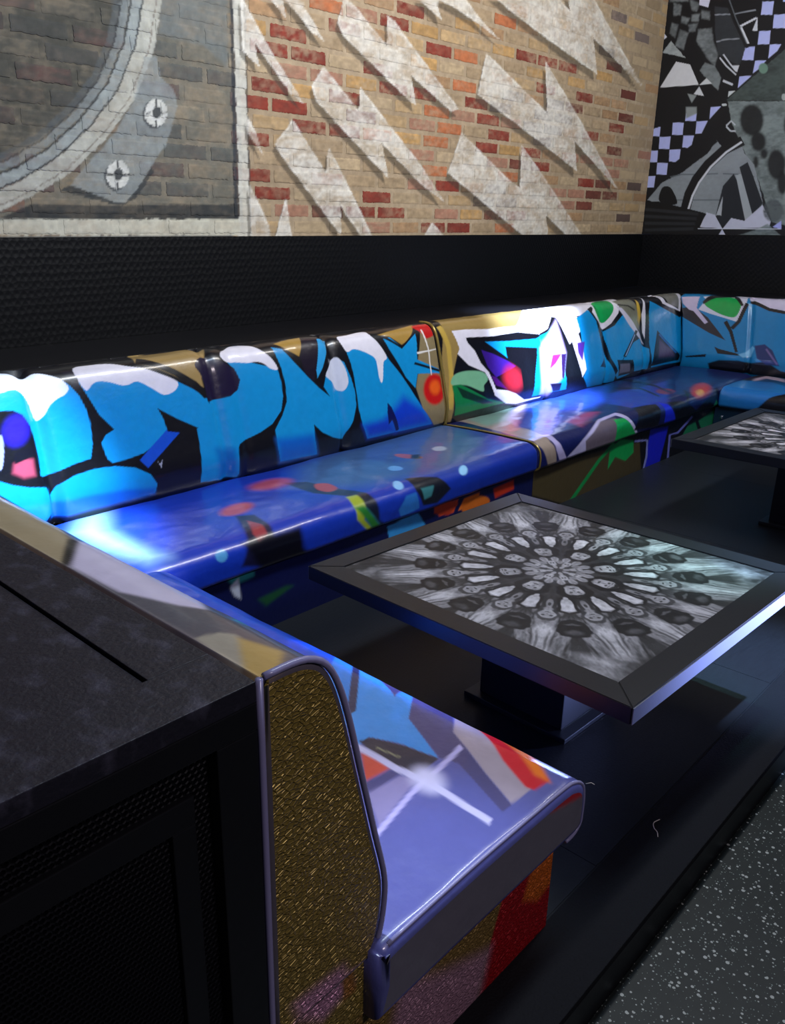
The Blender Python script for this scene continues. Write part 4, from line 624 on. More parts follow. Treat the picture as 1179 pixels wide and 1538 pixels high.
  ('0c0e12',0.0159,0.95,0,0,[(2.703,2.447),(2.7,2.412),(2.704,2.381),(2.714,2.359),(2.73,2.347),(2.749,2.348),(2.768,2.362),(2.787,2.387),(2.802,2.419),(2.811,2.455),(2.814,2.491),(2.809,2.522),(2.799,2.544),(2.783,2.555),(2.765,2.554),(2.745,2.54),(2.727,2.515),(2.712,2.483)]),
  ('c8d0d4',0.002,1,0,0,[(3.33,2.769),(3.272,2.767),(3.33,2.722)]),
  ('c0c8cc',0.002,1,0,0,[(3.329,2.659),(3.33,2.656),(3.334,2.653),(3.34,2.651),(3.347,2.65),(3.355,2.651),(3.363,2.653),(3.37,2.656),(3.375,2.66),(3.377,2.663),(3.376,2.667),(3.372,2.67),(3.366,2.672),(3.359,2.672),(3.35,2.672),(3.342,2.67),(3.336,2.667),(3.331,2.663)]),
  ('c0c6ce',0.002,1,0,0,[(3.303,2.48),(3.269,2.516),(3.233,2.481),(3.224,2.49),(3.272,2.53),(3.315,2.49)]),
  ('c0c6ce',0.002,1,0,0,[(3.313,2.476),(3.268,2.435),(3.216,2.427),(3.216,2.44),(3.263,2.447),(3.303,2.485)]),
  ('8e969c',0.002,1,0.12,0,[(3.984,1.868),(3.853,2.023),(3.668,2.104),(3.441,2.265),(3.381,2.373),(3.31,2.3),(3.154,2.332),(3.112,2.248),(3.01,2.147),(2.878,1.813),(3.052,1.674),(3.394,1.734),(3.607,1.78),(3.774,1.805)]),
  ('5a6268',0.0045,1,0,0,[(3.775,2.067),(3.665,2.085),(3.506,2.079),(3.322,2.079),(3.324,2.089),(3.508,2.089),(3.667,2.095),(3.779,2.077)]),
  ('5a6268',0.0043,1,0,0,[(3.277,2.077),(3.113,2.064),(2.994,2.039),(2.993,2.049),(3.113,2.074),(3.278,2.087)]),
  ('5a6268',0.0044,1,0,0,[(3.683,1.858),(3.288,1.851),(2.885,1.809),(2.886,1.818),(3.289,1.86),(3.684,1.867)]),
  ('0b0c12',0.002,1,0,0,[(3.168,2.389),(3.324,2.321),(3.464,2.197),(3.56,2.066),(3.616,1.929),(3.636,1.792),(3.539,1.768),(3.522,1.896),(3.474,2.017),(3.388,2.135),(3.263,2.249),(3.117,2.314)]),
  ('d4d8e0',0.002,1,0,0,[(3.154,2.35),(3.282,2.27),(3.408,2.15),(3.498,2.016),(3.545,1.9),(3.568,1.782),(3.549,1.777),(3.526,1.893),(3.48,2.007),(3.392,2.138),(3.268,2.257),(3.142,2.335)]),
  ('0b0c12',0.0059,1,0,0,[(3.381,2.373),(3.421,2.334),(3.591,2.23),(3.67,2.119),(3.364,2.358)]),
  ('1c2128',0.002,1,0,0,[(3.18,2.079),(3.112,1.972),(3.016,1.681),(3.239,1.624),(3.289,1.733),(3.262,1.976)]),
  ('1c2128',0.002,1,0,0,[(3.137,2.132),(3.071,2.171),(3.011,2.065),(2.884,1.821),(2.956,1.714)]),
  ('a4acb2',0.002,1,0,0,[(3.159,2.064),(3.114,2.076),(2.956,1.716),(3.015,1.674)]),
  ('b0b6be',0.002,1,0,0,[(3.249,1.891),(3.238,1.718),(3.285,1.726)]),
  ('c4c8dc',0.002,1,0,0,[(3.424,1.616),(3.381,1.748),(3.3,1.726),(3.213,1.605)]),
  ('c4c8dc',0.002,1,0,0,[(3.206,1.605),(3.144,1.696),(3.022,1.671),(2.884,1.807),(2.791,1.667),(2.796,1.611)]),
  ('c4c8dc',0.002,1,0,0,[(3.212,1.599),(3.244,1.535),(3.166,1.536)]),
  ('a8aef0',0.002,1,0,0,[(2.769,1.618),(2.701,1.673),(2.689,1.601)]),
  ('7c8a8c',0.0057,1,0.5,0,[(3.104,1.53),(2.921,1.589),(2.816,1.646),(2.671,1.535)]),
  ('50585c',0.0111,1,0.5,0,[(2.701,1.756),(2.701,1.723),(2.71,1.694),(2.729,1.673),(2.754,1.661),(2.784,1.661),(2.813,1.673),(2.839,1.695),(2.859,1.724),(2.869,1.758),(2.87,1.791),(2.86,1.82),(2.841,1.841),(2.815,1.852),(2.786,1.852),(2.757,1.84),(2.731,1.818),(2.712,1.789)]),
  ('d0d4e0',0.002,1,0,0,[(3.453,1.598),(2.696,1.598),(2.697,1.605),(3.454,1.605)]),
  ('0a0b0f',0.002,1,0,0,[(4.016,1.854),(3.863,1.851),(3.412,1.746),(3.379,1.734),(3.463,1.557),(4.002,1.537)]),
  ('25282c',0.0063,1,0,0,[(3.998,1.768),(3.456,1.721),(3.458,1.748),(3.999,1.795)]),
  ('25282c',0.0063,1,0,0,[(3.989,1.703),(3.465,1.677),(3.468,1.704),(3.991,1.731)]),
  ('25282c',0.0063,1,0,0,[(3.981,1.638),(3.474,1.633),(3.478,1.659),(3.984,1.666)]),
  ('25282c',0.0064,1,0,0,[(3.972,1.573),(3.483,1.588),(3.488,1.615),(3.976,1.601)]),
  ('0a0b0f',0.002,1,0,1,[(3.855,1.851),(3.853,1.963),(3.807,1.989),(3.745,1.96),(3.678,1.826)]),
  ('b4bcf0',0.002,1,0,0,[(2.702,3.265),(2.6,3.25),(2.593,3.142),(2.696,3.156)]),
  ('8a9294',0.0101,1,0.4,0,[(2.571,2.514),(2.267,2.551),(2.04,1.979),(2.304,1.725)]),
  ('2e3338',0.002,1,0.2,0,[(2.596,3.367),(2.174,3.3),(2.18,2.723),(2.569,2.862)]),
 ],
}
BRICK_COLOUR={(0,3):'p',(0,5):'r',(0,6):'r',(0,8):'o',(1,0):'p',(1,1):'d',(1,2):'r',(1,3):'r',(1,5):'p',(1,6):'t',(1,7):'d',(1,8):'r',(1,14):'k',(2,-5):'d',(2,-3):'k',(2,-2):'k',(2,0):'r',(2,3):'r',(2,7):'k',(2,8):'g',(2,11):'p',(2,12):'d',(3,-5):'d',(3,-3):'d',(3,-1):'r',(3,1):'p',(3,4):'p',(3,5):'r',(3,7):'g',(3,10):'p',(3,11):'p',(3,12):'d',(3,13):'d',(4,-2):'k',(4,-1):'k',(4,5):'o',(4,8):'o',(4,12):'r',(4,13):'d',(4,15):'k',(5,-6):'d',(5,-3):'k',(5,-1):'r',(5,4):'p',(5,7):'p',(5,8):'d',(5,9):'r',(5,13):'p',(6,-4):'k',(6,1):'r',(6,2):'r',(6,3):'o',(6,4):'t',(6,5):'o',(6,7):'r',(6,8):'t',(6,9):'r',(6,11):'p',(6,12):'p',(6,13):'p',(6,14):'p',(7,-5):'r',(7,-3):'d',(7,-1):'r',(7,0):'r',(7,2):'d',(7,4):'p',(7,5):'o',(7,7):'r',(7,9):'g',(7,13):'d',(7,15):'p',(8,-4):'k',(8,-2):'k',(8,-1):'k',(8,0):'r',(8,1):'t',(8,2):'r',(8,5):'o',(8,6):'p',(8,7):'r',(8,8):'p',(8,9):'g',(8,10):'g',(8,12):'r',(9,-5):'k',(9,-4):'r',(9,-3):'k',(9,0):'p',(9,1):'p',(9,2):'t',(9,3):'r',(9,4):'r',(9,6):'r',(9,7):'g',(9,9):'g',(9,10):'g',(9,13):'r',(10,0):'r',(10,1):'r',(10,3):'r',(10,6):'o',(10,8):'g',(10,10):'g',(10,11):'d',(10,14):'d',(11,-1):'t',(11,0):'r',(11,4):'t',(11,9):'r',(11,11):'r',(12,2):'r',(12,5):'r',(12,6):'o',(12,9):'t',(12,11):'t',(12,14):'d',(13,1):'o',(13,2):'p',(13,3):'r',(13,4):'t',(13,7):'t',(13,8):'r',(13,9):'r',(13,10):'r',(13,12):'t',(14,4):'r',(14,6):'t',(14,13):'d',(15,7):'o',(15,12):'k',(17,14):'g',(18,13):'g'}

# ------------------------------------------------------------------ the room
def struct(name, lo, hi, mat, parent=None, bevel=0.):
    o = box(name, lo, hi, mat, parent, bevel)
    if parent is None: o['kind'] = 'structure'
    return o
struct('floor', (-3, -4, -.235), (9, .587, -.135), M['terrazzo'])
plat = struct('platform', (-2.2, .60, -.235), (8.2, 4.0, -.002), M['deck'])
plat['label'] = 'low black platform under the booth'
for i, x0 in enumerate(np.arange(-2.2, 8.2, 1.30)):
    box('deck_board', (x0 + .001, .757, -.002), (min(x0 + 1.299, 8.2), 4.0, 0.0), M['deck'], plat, 0)
box('edge_strip', (-2.2, .584, -.022), (8.2, .752, .001), M['strip'], plat, .003)
box('riser', (-2.2, .588, -.135), (8.2, .60, -.023), M['black'], plat, 0)
struct('ceiling', (-3, -4, 4.3), (8.4, 4.2, 4.4), M['black'])

# painted bolts with their painted shadows; the shadow never shows through the bolt itself
def paint_mural(P, base, grain):
    C = paint(P, base, ART['mural'])
    ins = np.zeros(len(P))
    for L_ in ART['mural_bolts'][::2]: ins = np.maximum(ins, cover(P, np.array(L_[5], float), L_[1]))
    sh = np.zeros(len(P))
    for L_ in ART['mural_shadow']: sh = np.maximum(sh, cover(P, np.array(L_[5], float), L_[1]) * L_[2])
    sh = (sh * (1 - ins))[:, None]; C = C * (1 - sh) + srgb('3c352c') * sh
    return paint(P, C, ART['mural_bolts'], grain)
# back wall: mortar sheet with the mural painted over it, and the bricks
TAN = srgb('a8906a')
def mortar_base(P):
    n = fbm(P[:, 0] * 3, P[:, 1] * 5, 4)[:, None]
    return srgb('978267') * (1 - n) + srgb('b8a488') * n
X0, X1, Zb, Zt = -.6, 8.2, 1.55, 4.3
gx = np.unique(np.r_[np.arange(X0, 1.4, .06), np.arange(1.4, X1, .010), X1]); gz = np.unique(np.r_[np.arange(Zb, 3.65, .009), np.arange(3.65, Zt, .06), Zt])
GX, GZ = np.meshgrid(gx, gz); P = np.c_[GX.ravel(), GZ.ravel()]
nx, nz = len(gx), len(gz); V = np.c_[P[:, 0], np.full(len(P), 4.0), P[:, 1]]
idx = np.arange(nx * nz).reshape(nz, nx)
Fq = np.stack([idx[:-1, :-1], idx[:-1, 1:], idx[1:, 1:], idx[1:, :-1]], -1).reshape(-1, 4)
k0 = len(V); V = np.vstack([V, [(X0, 4.0, 0), (X1, 4.0, 0), (X1, 4.2, 0), (X0, 4.2, 0), (X0, 4.2, Zt), (X1, 4.2, Zt)]])
Fx = [tuple(f) for f in Fq] + [(k0 + 3, k0 + 2, k0 + 1, k0), (k0 + 2, k0 + 3, k0 + 4, k0 + 5)]
C = paint_mural(P, mortar_base(P), .45); C = np.vstack([C, np.tile(TAN, (6, 1))])
wall = link_mesh('wall_back', mesh_np('wall_back', V, Fx, C), M['mortar']); wall['kind'] = 'structure'
wall['label'] = 'brick wall painted with a white and grey mural'
def seen(x, z):
    d = Vector((x, 4.0, z)) - Vector((0, 0, 1.6)); c = (d.dot(_r2), d.dot(_d2), d.dot(_f))
    u = PPX + F_PX * c[0] / c[2]; v = PPY + F_PX * c[1] / c[2]
    return -30 < u < W + 20 and -12 < v < 380, v
BR = {'r': '803122', 'd': '6e392c', 'o': 'b0673f', 't': 'b28c58', 'p': 'a2745e', 'g': '76665e', 'k': '5c4a42'}
cells = []
for row in range(0, 29):
    st = 3.2525 if row % 2 == 0 else 3.401
    for col in range(-14, 17):
        x0 = st + col * .3025; x1 = x0 + .27; z = 1.601 + row * .0953
        x0 = max(x0, X0); x1 = min(x1, X1 - .003)
        if x1 - x0 < .06 or z + .034 > Zt: continue
        cells.append((row, col, x0, x1, z - .0335, z + .0335))
rb = random.Random(11)
def brick_geo(c, nu, nv):
    row, col, x0, x1, z0, z1 = c
    rs = np.random.RandomState((row * 97 + col * 13 + 5000) % 2 ** 31)
    u = np.linspace(0, 1, nu + 1); v = np.linspace(0, 1, nv + 1); U, Vv = np.meshgrid(u, v)
    edge = np.minimum(np.minimum(U, 1 - U) * (x1 - x0), np.minimum(Vv, 1 - Vv) * (z1 - z0))
    jx = (rs.rand(*U.shape) - .5) * .006; jz = (rs.rand(*U.shape) - .5) * .006
    X = x0 + U * (x1 - x0) + jx * (edge < 1e-6); Z = z0 + Vv * (z1 - z0) + jz * (edge < 1e-6)
    proud = .0022 + .0022 * rs.rand(); Y = 4.0 - proud + np.where(edge < 1e-6, .0012, 0)
    Vf = np.c_[X.ravel(), Y.ravel(), Z.ravel()]
    ii = np.arange((nu + 1) * (nv + 1)).reshape(nv + 1, nu + 1)
    Fq = np.stack([ii[:-1, :-1], ii[:-1, 1:], ii[1:, 1:], ii[1:, :-1]], -1).reshape(-1, 4).tolist()
    ring = list(ii[0, :]) + list(ii[1:, -1]) + list(ii[-1, -2::-1]) + list(ii[-2:0:-1, 0])
    k = len(Vf); back = Vf[ring].copy(); back[:, 1] = 4.003; n = len(ring)
    Fq += [(ring[i], k + i, k + (i + 1) % n, ring[(i + 1) % n]) for i in range(n)]
    return np.vstack([Vf, back]), Fq
def brick_base(c):
    code = BRICK_COLOUR.get((c[0], c[1]))
    rs = random.Random(c[0] * 131 + c[1] * 17)
    if code is None:
        code = rs.choice(['a', 'a', 'a', 'b', 'b', 'c', 'e']) if seen(c[2], c[4])[0] else rs.choice(['a', 'b', 'r', 'p', 'o', 'd'])
    h = dict(BR, a='a48d6e', b='b09a7a', c='a6835f', e='b2956c')[code]
    return srgb(h) * (.88 + .24 * rs.random())
vis = [c for c in cells if seen((c[2] + c[3]) / 2, c[5])[0]]
vis.sort(key=lambda c: (c[2] ** 2 + 16))          # nearest first
parts, rest = vis[:300], vis[300:] + [c for c in cells if c not in vis]
geos = [brick_geo(c, 28, 8) for c in parts]
allP = np.vstack([g[0][:, [0, 2]] for g in geos]); base = np.vstack([np.tile(brick_base(c), (len(g[0]), 1)) for c, g in zip(parts, geos)])
mott = fbm(allP[:, 0] * 22, allP[:, 1] * 60, 4)[:, None]; base = base * (.72 + .56 * mott)
fade = np.clip((fbm(allP[:, 0] * 3.1 + 8, allP[:, 1] * 7 + 8, 4) - .30) * 1.5, 0, .6)[:, None] * np.clip((fbm(allP[:, 0] * 30, allP[:, 1] * 50 + 4, 3) - .30) * 2.5, 0, 1)[:, None]
base = base * (1 - fade) + srgb('ab967a') * fade
allC = paint_mural(allP, base, .45); o0 = 0
for c, (Vb, Fb) in zip(parts, geos):
    link_mesh('brick', mesh_np('brick', Vb, Fb, allC[o0:o0 + len(Vb)]), M['brick'], wall); o0 += len(Vb)
geos = [brick_geo(c, 8, 3) for c in rest]; VV = []; FF = []; k = 0
for g in geos:
    VV.append(g[0]); FF += [tuple(i + k for i in f) for f in g[1]]; k += len(g[0])
VV = np.vstack(VV); base = np.vstack([np.tile(brick_base(c), (len(g[0]), 1)) for c, g in zip(rest, geos)])
tag(link_mesh('far_bricks', mesh_np('far_bricks', VV, FF, paint_mural(VV[:, [0, 2]], base, .3)), M['brick'], wall), kind='stuff')

# right wall with the printed black and white collage
gy = np.unique(np.r_[np.arange(.6, 2.5, .05), np.arange(2.5, 4.0, .0045), 4.0]); gz = np.unique(np.r_[np.arange(1.55, 3.6, .0065), 4.3])
GY, GZ = np.meshgrid(gy, gz); P = np.c_[GY.ravel(), GZ.ravel()]; V = np.c_[np.full(len(P), 8.2), P]
idx = np.arange(len(P)).reshape(len(gz), len(gy)); Fq = np.stack([idx[:-1, :-1], idx[1:, :-1], idx[1:, 1:], idx[:-1, 1:]], -1).reshape(-1, 4)
k0 = len(V); V = np.vstack([V, [(8.2, .6, 0), (8.2, 4.0, 0), (8.4, 4.0, 0), (8.4, .6, 0), (8.4, .6, 4.3), (8.4, 4.0, 4.3)]])
C = np.vstack([paint(P, srgb('0b0c12'), ART['mural_right'], .1), np.tile(srgb('0b0c12'), (6, 1))])
wr = link_mesh('wall_right', mesh_np('wall_right', V, [tuple(f) for f in Fq] + [(k0, k0 + 1, k0 + 2, k0 + 3), (k0 + 3, k0 + 2, k0 + 5, k0 + 4)], C), M['collage'])
wr['kind'] = 'structure'; wr['label'] = 'wall covered in a black and white collage print'

# black band under the murals and the ledge behind the sofas
struct('trim_1', (-.6, 3.975, 1.045), (8.18, 3.999, 1.548), M['wainscot'])
struct('trim_2', (8.175, .6, 1.045), (8.199, 3.974, 1.548), M['wainscot'])
struct('ledge_back', (.582, 3.345, .99), (8.199, 3.974, 1.045), M['ledge'], bevel=.006)
struct('ledge_right', (7.565, .6, .99), (8.174, 3.344, 1.045), M['ledge'], bevel=.006)
struct('ledge_front_back', (.582, 3.36, 0), (8.199, 3.39, .989), M['black'])
struct('ledge_front_right', (7.58, .6, 0), (7.61, 3.355, .989), M['black'])

# ------------------------------------------------------------------ upholstered benches
def spline(pts, n=12):
    p = np.array(pts, float); q = np.vstack([2 * p[0] - p[1], p, 2 * p[-1] - p[-2]]); out = []
    for i in range(1, len(q) - 2):
        for t in np.linspace(0, 1, n, endpoint=False):
            a, b, c, d = q[i - 1], q[i], q[i + 1], q[i + 2]
            out.append(.5 * ((2 * b) + (c - a) * t + (2 * a - 5 * b + 4 * c - d) * t * t + (3 * b - a - 3 * c + d) * t ** 3))
    out.append(p[-1]); return np.array(out)
def resample(p, step):
    s = np.r_[0, np.cumsum(np.linalg.norm(np.diff(p, axis=0), axis=1))]
    n = max(2, int(round(s[-1] / step))); v = np.linspace(0, s[-1], n + 1)
    return v, np.c_[np.interp(v, s, p[:, 0]), np.interp(v, s, p[:, 1])]
BACK = [(.215, .40), (.236, .435), (.248, .49), (.249, .56), (.222, .67), (.19, .80), (.160, .92), (.138, .985), (.115, 1.022), (.085, 1.041), (.05, 1.047), (0, 1.047)]
def seat_pts(D): return [(0, .425), (.05, .440), (.3, .447), (D - .12, .443), (D - .05, .432), (D - .012, .405), (D, .365), (D, .32), (D - .004, .295), (D - .03, .278), (D - .07, .276)]
SD = {'bs': .715, 'ls': .705, 'rs': .82}
def place(kind, d, z, u):
    if kind == 'bb': return np.stack([u, 3.34 - d, z], -1)
    if kind == 'lb': return np.stack([.58 + d, u, z], -1)
    if kind == 'rb': return np.stack([7.56 - d, u, z], -1)
    if kind == 'bs': return np.stack([u, 3.115 - d, z], -1)
    if kind == 'ls': return np.stack([.79 + d, u, z], -1)
    if kind == 'rs': return np.stack([7.33 - d, u, z], -1)
def loft(name, kind, u0, u1, du, dv, layers, base, mat, parent, creases=(), r=.018, end_layers=None, end_base=None, end_mat=None, bulge=.0, grain=.12, mitre=False):
    prof = spline(BACK) if kind[1] == 'b' else spline(seat_pts(SD[kind]))
    v, p = resample(prof, dv)
    if kind[1] == 'b': close = np.array([(0, .9), (0, .6), (0, .40), (.1, .395)])
    else: close = np.array([(SD[kind] - .3, .276), (.2, .276), (0, .276), (0, .35)])
    loop = np.vstack([p, close]); nv = len(loop); vv = np.r_[v, np.full(len(close), v[-1] + .02)]
    t = np.roll(loop, -1, 0) - np.roll(loop, 1, 0); t /= np.linalg.norm(t, axis=1)[:, None] + 1e-9
    nrm = np.c_[t[:, 1], -t[:, 0]]                      # outward candidate
    cen = loop.mean(0)
    if ((loop - cen) * nrm).sum(1).mean() < 0: nrm = -nrm
    front = np.r_[np.ones(len(p)), np.zeros(len(close))]
    e = r * (1 - np.cos(np.linspace(0, math.pi / 2, 6)))
    u = np.unique(np.round(np.r_[u0 + e, np.arange(u0 + r, u1 - r, du), u1 - e], 5))
    de = np.clip(1 - np.minimum(u - u0, u1 - u) / r, 0, 1); shrink = r * (1 - np.sqrt(1 - de ** 2 * .999))
    off = -shrink[None, :] * np.ones((nv, 1))
    for uc, dep, w in creases:
        off -= (dep * np.exp(-((u - uc) / w) ** 2))[None, :] * front[:, None]
    if bulge:
        uu = (u - u0) / (u1 - u0); off += front[:, None] * bulge * (fbm(u * 3.1 + 3, u * 0 + 2.2, 3) - .5)[None, :] * np.clip(1 - de, 0, 1)[None, :]
        if kind[1] == 's':
            off += front[:, None] * .010 * (fbm(np.repeat(u[None], nv, 0) * 4, np.repeat(vv[:, None], len(u), 1) * 6, 3) - .5) * np.clip(1 - de, 0, 1)[None, :]
    D = loop[:, 0][:, None] + nrm[:, 0][:, None] * off; Z = loop[:, 1][:, None] + nrm[:, 1][:, None] * off
    U = np.repeat(u[None], nv, 0); nu = len(u)
    if mitre:                                             # far end leans against the sloping face of the next backrest
        order = np.argsort(prof[:, 1]); dz = np.interp(loop[:, 1], prof[order, 1], prof[order, 0])
        ue = 3.315 - np.maximum(dz, .11); U = u0 + (U - u0) * ((ue - u0) / (u1 - u0))[:, None]
    V = place(kind, D, Z, U).reshape(-1, 3)
    Pm = np.c_[U.ravel(), np.repeat(vv[:, None], nu, 1).ravel()]
    C = paint(Pm, base(Pm) if callable(base) else base, layers, grain)
    ii = np.arange(nv * nu).reshape(nv, nu); nx_ = np.roll(ii, -1, 0)
    Fq = np.stack([ii[:, :-1], ii[:, 1:], nx_[:, 1:], nx_[:, :-1]], -1).reshape(-1, 4).tolist()
    flip = kind in ('lb', 'rs')
    def ends(j, layers_e, base_e, spacing):
        nonlocal V, C, Fq
        rim = ii[:, j]; R0 = V[rim]; ax = [0, 2] if kind[0] == 'l' or kind[0] == 'r' else [1, 2]
        q2 = R0[:, ax]; pts2 = [Vector(q) for q in q2]; n0 = len(pts2)
        if spacing:
            lo, hi = q2.min(0), q2.max(0)
            for xx in np.arange(lo[0] + spacing / 2, hi[0], spacing):
                for zz in np.arange(lo[1] + spacing / 2, hi[1], spacing): pts2.append(Vector((xx, zz)))
        vo, _, fo, _, _, _ = delaunay_2d_cdt(pts2, [], [list(range(n0))], 1, 1e-5)
        k = len(V); vo = np.array([tuple(q) for q in vo]); cap = np.zeros((len(vo), 3)); cap[:, ax] = vo
        cap[:, 1 if kind[0] in 'lr' else 0] = R0[0, 1 if kind[0] in 'lr' else 0]
        V = np.vstack([V, cap]); C = np.vstack([C, paint(vo, base_e, layers_e, .1)])
        Fq += [tuple(k + q for q in f) for f in fo]
    n_side = len(Fq)
    eb = base if not callable(base) else srgb('50506a')
    ends(0, end_layers or [], end_base if end_base is not None else eb, .010 if end_layers is not None else 0)
    n_end0 = len(Fq)
    if not mitre: ends(nu - 1, [], eb, 0)
    me = mesh_np(name, V, Fq, C, smooth=True)
    bm = bmesh.new(); bm.from_mesh(me); bmesh.ops.recalc_face_normals(bm, faces=bm.faces); bm.to_mesh(me); bm.free()
    o = link_mesh(name, me, mat, parent)
    if end_mat is not None:
        me.materials.append(end_mat)
        mi = np.zeros(len(Fq), int); mi[n_side:n_end0] = 1; me.polygons.foreach_set('material_index', mi)
    return o, p
def front_panel(name, kind, val, a0, a1, z0, z1, depth, layers, base, mat, parent, step=.008):
    """box whose visible face is a fine grid that carries the print"""
    a = np.linspace(a0, a1, max(2, int((a1 - a0) / step))); z = np.linspace(z0, z1, max(2, int((z1 - z0) / step)))
    Aa, Zz = np.meshgrid(a, z); P = np.c_[Aa.ravel(), Zz.ravel()]; C = paint(P, base, layers, .12)
    def pt(a_, z_, off):
        if kind == 'y': return (a_, val + off, z_)
        if kind == 'x+': return (val - off, a_, z_)
        if kind == 'x-': return (val + off, a_, z_)
    V = [pt(x, y, 0) for x, y in P]; n, m = len(a), len(z); ii = np.arange(n * m).reshape(m, n)
    Fq = np.stack([ii[:-1, :-1], ii[:-1, 1:], ii[1:, 1:], ii[1:, :-1]], -1).reshape(-1, 4).tolist()
    ring = list(ii[0, :]) + list(ii[1:, -1]) + list(ii[-1, -2::-1]) + list(ii[-2:0:-1, 0]); k = len(V)
    for r_ in ring: V.append(pt(P[r_][0], P[r_][1], depth))
    L = len(ring); Fq += [(ring[i], k + i, k + (i + 1) % L, ring[(i + 1) % L]) for i in range(L)]; Fq.append(tuple(k + i for i in range(L))[::-1])
    C = np.vstack([C, C[ring]])
    return link_mesh(name, mesh_np(name, V, Fq, C), mat, parent)
def pipe_profile(name, kind, u, prof, r, mat, parent, lo=0, out=.0):
    d = prof[lo:, 0] + out; z = prof[lo:, 1]
    P = place(kind, d, z, np.full(len(d), u))[::3]
    return tube(name, [tuple(q) for q in P], r, mat, parent, 8)
BK = srgb('0b0a12')
SEAM = 3.97
# left bench, nearest the camera
lb = empty('banquette_bench', (1.0, 1.6, 0), 'near bench with gold crocodile end panel and blue, red graffiti seat beside black cabinet', 'bench')
lrest, pf = loft('backrest', 'lb', .735, 3.06, .008, .005, ART['left_rest'], srgb('5a5560'), M['print'], lb, r=.014,
             end_layers=ART['left_rest_end'], end_base=srgb('9c8640'), end_mat=M['gold'], bulge=.01)
lseat, _ = loft('seat_cushion', 'ls', .705, 2.395, .006, .005, ART['left_seat'], srgb('5a5ea2'), M['print'], lb, r=.026,
     end_layers=ART['left_seat_end'], end_base=srgb('6c6878'), bulge=.012)
front_panel('base_end', 'y', .745, .585, 1.434, 0, .276, .03, ART['left_base_end'], srgb('9a7c40'), M['gold'], lb, .006)
front_panel('base_side', 'x+', 1.434, .775, 2.425, 0, .275, .03, [], srgb('20222c'), M['print'], lb, .03)
front_panel('end_post', 'y', .744, .585, .80, .276, .41, .03, ART['left_rest_end'], srgb('9c8640'), M['gold'], lb, .006)
pipe_profile('piping', 'lb', .737, pf, .0055, M['piping'], lrest, 6, .002)
tube('piping', [(.579, .737, z) for z in np.linspace(1.047, .02, 12)], .0055, M['piping'], lrest)
D = SD['ls']; sp = spline(seat_pts(D)); sp = sp[(sp[:, 0] > .03)]
tube('piping', [(.79 + d, .716, z - .006) for d, z in sp[::4]], .0045, M['piping'], lseat)
tube('thread_end', [(1.497, .715, .395), (1.503, .705, .400), (1.506, .698, .397)], .0008, M['thread'], lseat, 5)
# back bench, left section
b1 = empty('banquette_bench', (2.4, 2.9, 0), 'back wall bench section with big light-blue bubble letters and dark blue seat', 'bench')
loft('backrest', 'bb', .60, SEAM, .0055, .0045, ART['back_left_rest'], BK, M['print'], b1,
     creases=[(1.42, .026, .03), (2.29, .018, .03), (2.42, .010, .03), (3.09, .020, .03)], bulge=.03)
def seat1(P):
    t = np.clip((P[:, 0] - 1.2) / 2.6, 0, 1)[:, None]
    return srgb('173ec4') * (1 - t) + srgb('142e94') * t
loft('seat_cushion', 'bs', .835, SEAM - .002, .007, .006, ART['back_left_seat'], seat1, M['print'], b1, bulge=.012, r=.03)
front_panel('base', 'y', 2.43, 1.44, SEAM - .004, 0, .276, .4, ART['back_left_base'], srgb('0c1448'), M['print'], b1)
# back bench, right section
b2 = empty('banquette_bench', (5.5, 2.9, 0), 'back wall bench section with white-outlined letters, green leaf shapes and gold edge', 'bench')
rest2, pf2 = loft('backrest', 'bb', SEAM + .002, 7.555, .008, .0045, ART['back_right_rest'], BK, M['print'], b2,
     creases=[(5.15, .012, .03), (6.0, .012, .03), (6.65, .012, .03)], bulge=.02)
def seat2(P): return np.tile(srgb('131a54'), (len(P), 1))
cush2, ps2 = loft('seat_cushion', 'bs', SEAM, 7.30, .008, .006, ART['back_right_seat'], seat2, M['print'], b2, bulge=.012, r=.022)
front_panel('base', 'y', 2.43, SEAM, 7.2, 0, .276, .4, ART['back_right_base'], srgb('0b0c16'), M['print'], b2)
pipe_profile('piping', 'bb', SEAM + .014, pf2, .010, M['gold_piping'], rest2, 6, .001)
pipe_profile('piping', 'bs', SEAM + .008, ps2, .006, M['gold_piping'], cush2, 4, .001)
# right bench
b3 = empty('banquette_bench', (7.0, 1.8, 0), 'far right bench turning the corner under the collage wall', 'bench')
loft('backrest', 'rb', .9, 3.085, .007, .005, ART['right_rest'], srgb('1078b0'), M['print'], b3, creases=[(2.50, .014, .02)], bulge=.02, mitre=True)
loft('seat_cushion', 'rs', .9, 2.396, .012, .008, ART['right_seat'], srgb('12406a'), M['print'], b3, bulge=.012, r=.022)
base3 = front_panel('base', 'x-', 6.55, .92, 2.42, 0, .276, .4, [], srgb('0c2038'), M['print'], b3, .03)
bm = bmesh.new(); bmesh.ops.create_uvsphere(bm, u_segments=12, v_segments=8, radius=.012); me = bpy.data.meshes.new('stud'); bm.to_mesh(me); bm.free()
for v_ in me.vertices: v_.co = (v_.co.x * .5 + 6.546, v_.co.y + 2.36, v_.co.z + .20)
link_mesh('stud', me, M['chrome'], base3)

